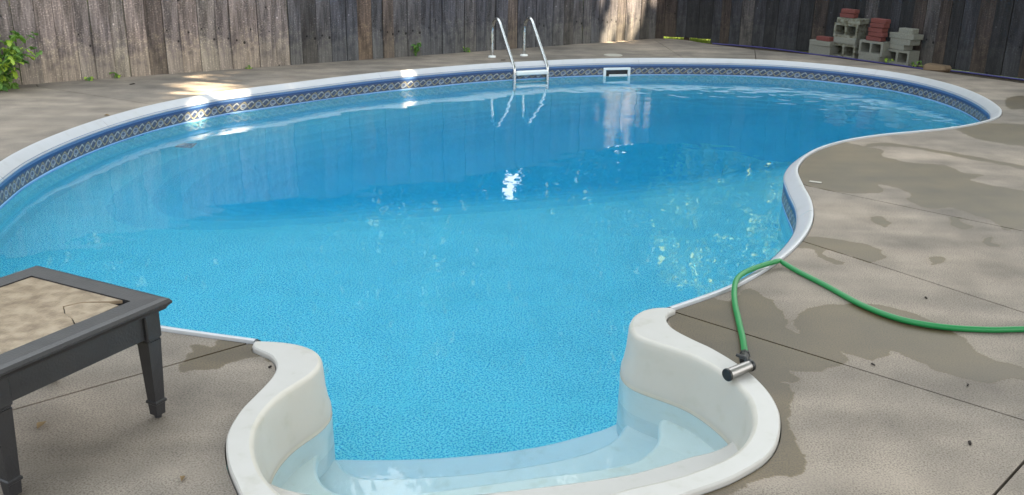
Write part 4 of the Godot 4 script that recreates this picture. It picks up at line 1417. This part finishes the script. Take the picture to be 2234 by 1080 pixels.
# ------------------------------------------------------------------ plants and litter
func leaf_shape(l: float, w: float, lobes: bool) -> ArrayMesh:
	var b := MB.new()
	var out := [Vector3(0, 0, 0), Vector3(w * 0.32, 0.01, l * 0.12), Vector3(w * 0.5, -0.01, l * 0.34), Vector3(w * 0.3, 0.006, l * 0.52), Vector3(w * 0.34, -0.006, l * 0.7), Vector3(0, -0.02, l)] if lobes else [Vector3(0, 0, 0), Vector3(w * 0.4, 0.008, l * 0.25), Vector3(w * 0.5, 0.006, l * 0.5), Vector3(w * 0.25, -0.004, l * 0.8), Vector3(0, -0.015, l)]
	for s in [1.0, -1.0]:
		for k in range(1, out.size() - 1):
			var a: Vector3 = out[k] * Vector3(s, 1, 1)
			var c: Vector3 = out[k + 1] * Vector3(s, 1, 1)
			if s > 0:
				b.tri(Vector3.ZERO, c, a)
			else:
				b.tri(Vector3.ZERO, a, c)
	return b.mesh()

func plant(called: String, label: String, category: String, where: Vector3, height: float, spread: float, count: int, leaf: float, lobes: bool, seed_: int, lean := Vector3.ZERO, mats: Array = []) -> void:
	var t := thing(called, label, category, where)
	var r := RandomNumberGenerator.new()
	r.seed = seed_
	var kinds := [leaf_shape(leaf, leaf * 0.8, lobes), leaf_shape(leaf * 0.75, leaf * 0.65, lobes), leaf_shape(leaf * 1.15, leaf * 0.85, lobes)]
	var stems := maxi(2, count / 9)
	var ways := []
	for s in stems:
		var a := TAU * s / stems + r.randf()
		var tip := Vector3(cos(a) * spread * r.randf_range(0.3, 1.0), height * r.randf_range(0.5, 1.0), sin(a) * spread * r.randf_range(0.3, 1.0)) + lean
		var mid := tip * 0.5 + Vector3(0, height * 0.14, 0)
		ways.append([Vector3(tip.x * 0.1, 0, tip.z * 0.1), mid, tip])
		var b := MB.new()
		b.tube(bend(ways[s], 4), 0.003, 5)
		put("stem", b.mesh(), M.leaf_vine, t)
	for k in count:
		var wy: Array = ways[k % stems]
		var q := pow(r.randf(), 0.7)
		var p: Vector3 = wy[0].lerp(wy[1], q * 2.0) if q < 0.5 else wy[1].lerp(wy[2], q * 2.0 - 1.0)
		var o := put("leaf", kinds[r.randi() % 3], mats[r.randi() % mats.size()] if mats.size() else M.leaf_vine, t)
		o.position = p + Vector3(r.randf_range(-1, 1), r.randf_range(-0.4, 0.4), r.randf_range(-1, 1)) * leaf * 0.5
		o.position.y = maxf(o.position.y, 0.01)
		o.basis = Basis.from_euler(Vector3(r.randf_range(-0.1, 0.9), r.randf() * TAU, r.randf_range(-0.5, 0.5)))

func plants() -> void:
	var light: StandardMaterial3D = M.leaf_vine.duplicate()
	light.albedo_color = Color(0.56, 0.66, 0.22)
	var deep: StandardMaterial3D = M.leaf_vine.duplicate()
	deep.albedo_color = Color(0.24, 0.4, 0.17)
	plant("leafy_bush", "bright green leafy bush against the fence at the left edge", "bush", Vector3(-5.05, 0, -9.0), 0.62, 0.5, 290, 0.1, true, 3, Vector3.ZERO, [M.leaf_vine, M.leaf_vine, light, deep])
	plant("weed", "small green weed against the fence left of the ladder", "weed", Vector3(-1.3, 0, -12.2), 0.2, 0.07, 22, 0.06, true, 4, Vector3.ZERO, [M.leaf_vine, deep])
	var k := 0
	for a in [
		[Vector2(-4.5, -9.72), "leftmost tiny yellow green weed at the foot of the fence by the bush", 0.05],
		[Vector2(-4.27, -9.9), "tiny yellow weed at the fence foot, second one right of the bush", 0.07],
		[Vector2(-3.1, -10.8), "tiny dark weed at the fence foot between bush and ladder", 0.04],
		[Vector2(-0.66, -12.7), "tiny dull weed at the fence foot just left of the ladder", 0.09],
		[Vector2(4.93, -12.3), "small yellow weed between the two right block stacks", 0.07],
		[Vector2(5.14, -11.9), "small dark weed at the right corner of the rightmost block", 0.1],
	]:
		plant("weed", a[1], "weed", Vector3(a[0].x, 0.0, a[0].y), a[2], a[2] * 0.8, 8, 0.045, false, 10 + k, Vector3.ZERO, [light, M.leaf_vine, deep])
		k += 1

func small_things(_pool: Dictionary) -> void:
	var b := MB.new()
	b.tube([Vector3(0, 0.0, 0), Vector3(0, 0.008, 0), Vector3(0, 0.011, 0)], [0.127, 0.127, 0.12], 32)
	var o := put("skimmer_lid", b.mesh(), M.lid)
	tag(o, "round white skimmer lid in the deck right of the ladder", "lid")
	o.position = Vector3(1.33, 0, -12.62)
	b = MB.new()
	b.box(Vector3(0, 0.003, 0), Vector3(0.078, 0.006, 0.03), 0.002)
	o = put("deck_plate", b.mesh(), M.lid)
	tag(o, "small white plastic plate in the deck beside the inner bend of the pool", "plate")
	o.position = Vector3(1.99, 0, -5.865)
	o.rotation.y = -0.45
	var k := 0
	var r := RandomNumberGenerator.new()
	r.seed = 77
	for a in [
		[Vector2(-1.49, -2.58), "pale dry leaf on the concrete between the table legs", "dry_leaf", 0.05],
		[Vector2(-0.94, -2.29), "pale dry leaf scrap left of the lower step rim", "dry_leaf", 0.03],
		[Vector2(-3.48, -7.77), "pale dry leaf on the deck near the left coping", "dry_leaf", 0.06],
		[Vector2(-3.95, -9.5), "dark scrap of leaf near the left fence", "twig", 0.05],
		[Vector2(1.36, -3.12), "small dark twig at the dry edge of the largest wet patch", "twig", 0.02],
		[Vector2(1.64, -2.96), "small dark twig beside the long joint on the right", "twig", 0.016],
		[Vector2(1.46, -2.56), "small dark twig nearest the lower right corner", "twig", 0.02],
		[Vector2(1.85, -3.81), "small dark twig on the deck above the hose on the right", "twig", 0.018],
		[Vector2(-0.875, -3.02), "dark speck of dirt on the concrete at the left end of the step rim", "twig", 0.014],
		[Vector2(-0.15, -11.93), "dark twig on the deck between the ladder rails and the coping", "twig", 0.06],
	]:
		b = MB.new()
		var s: float = a[3]
		if a[2] == "dry_leaf":
			for side in [1.0, -1.0]:
				b.tri(Vector3(-s * 0.5, 0.003, 0), Vector3(0, 0.012, s * 0.26 * side), Vector3(s * 0.5, 0.004, 0))
				b.tri(Vector3(-s * 0.5, 0.003, 0), Vector3(-s * 0.2, 0.014, s * 0.2 * side), Vector3(0, 0.012, s * 0.26 * side))
		else:
			b.box(Vector3(0, 0.004, 0), Vector3(s, 0.007, s * 0.42), 0.002, r, s * 0.08)
		o = put(a[2], b.mesh(), M.dry if a[2] == "dry_leaf" else M.twig)
		tag(o, a[1], "leaf" if a[2] == "dry_leaf" else "twig", "bits of litter on the deck")
		o.position = Vector3(a[0].x, 0.001, a[0].y)
		o.rotation.y = r.randf() * TAU
		k += 1
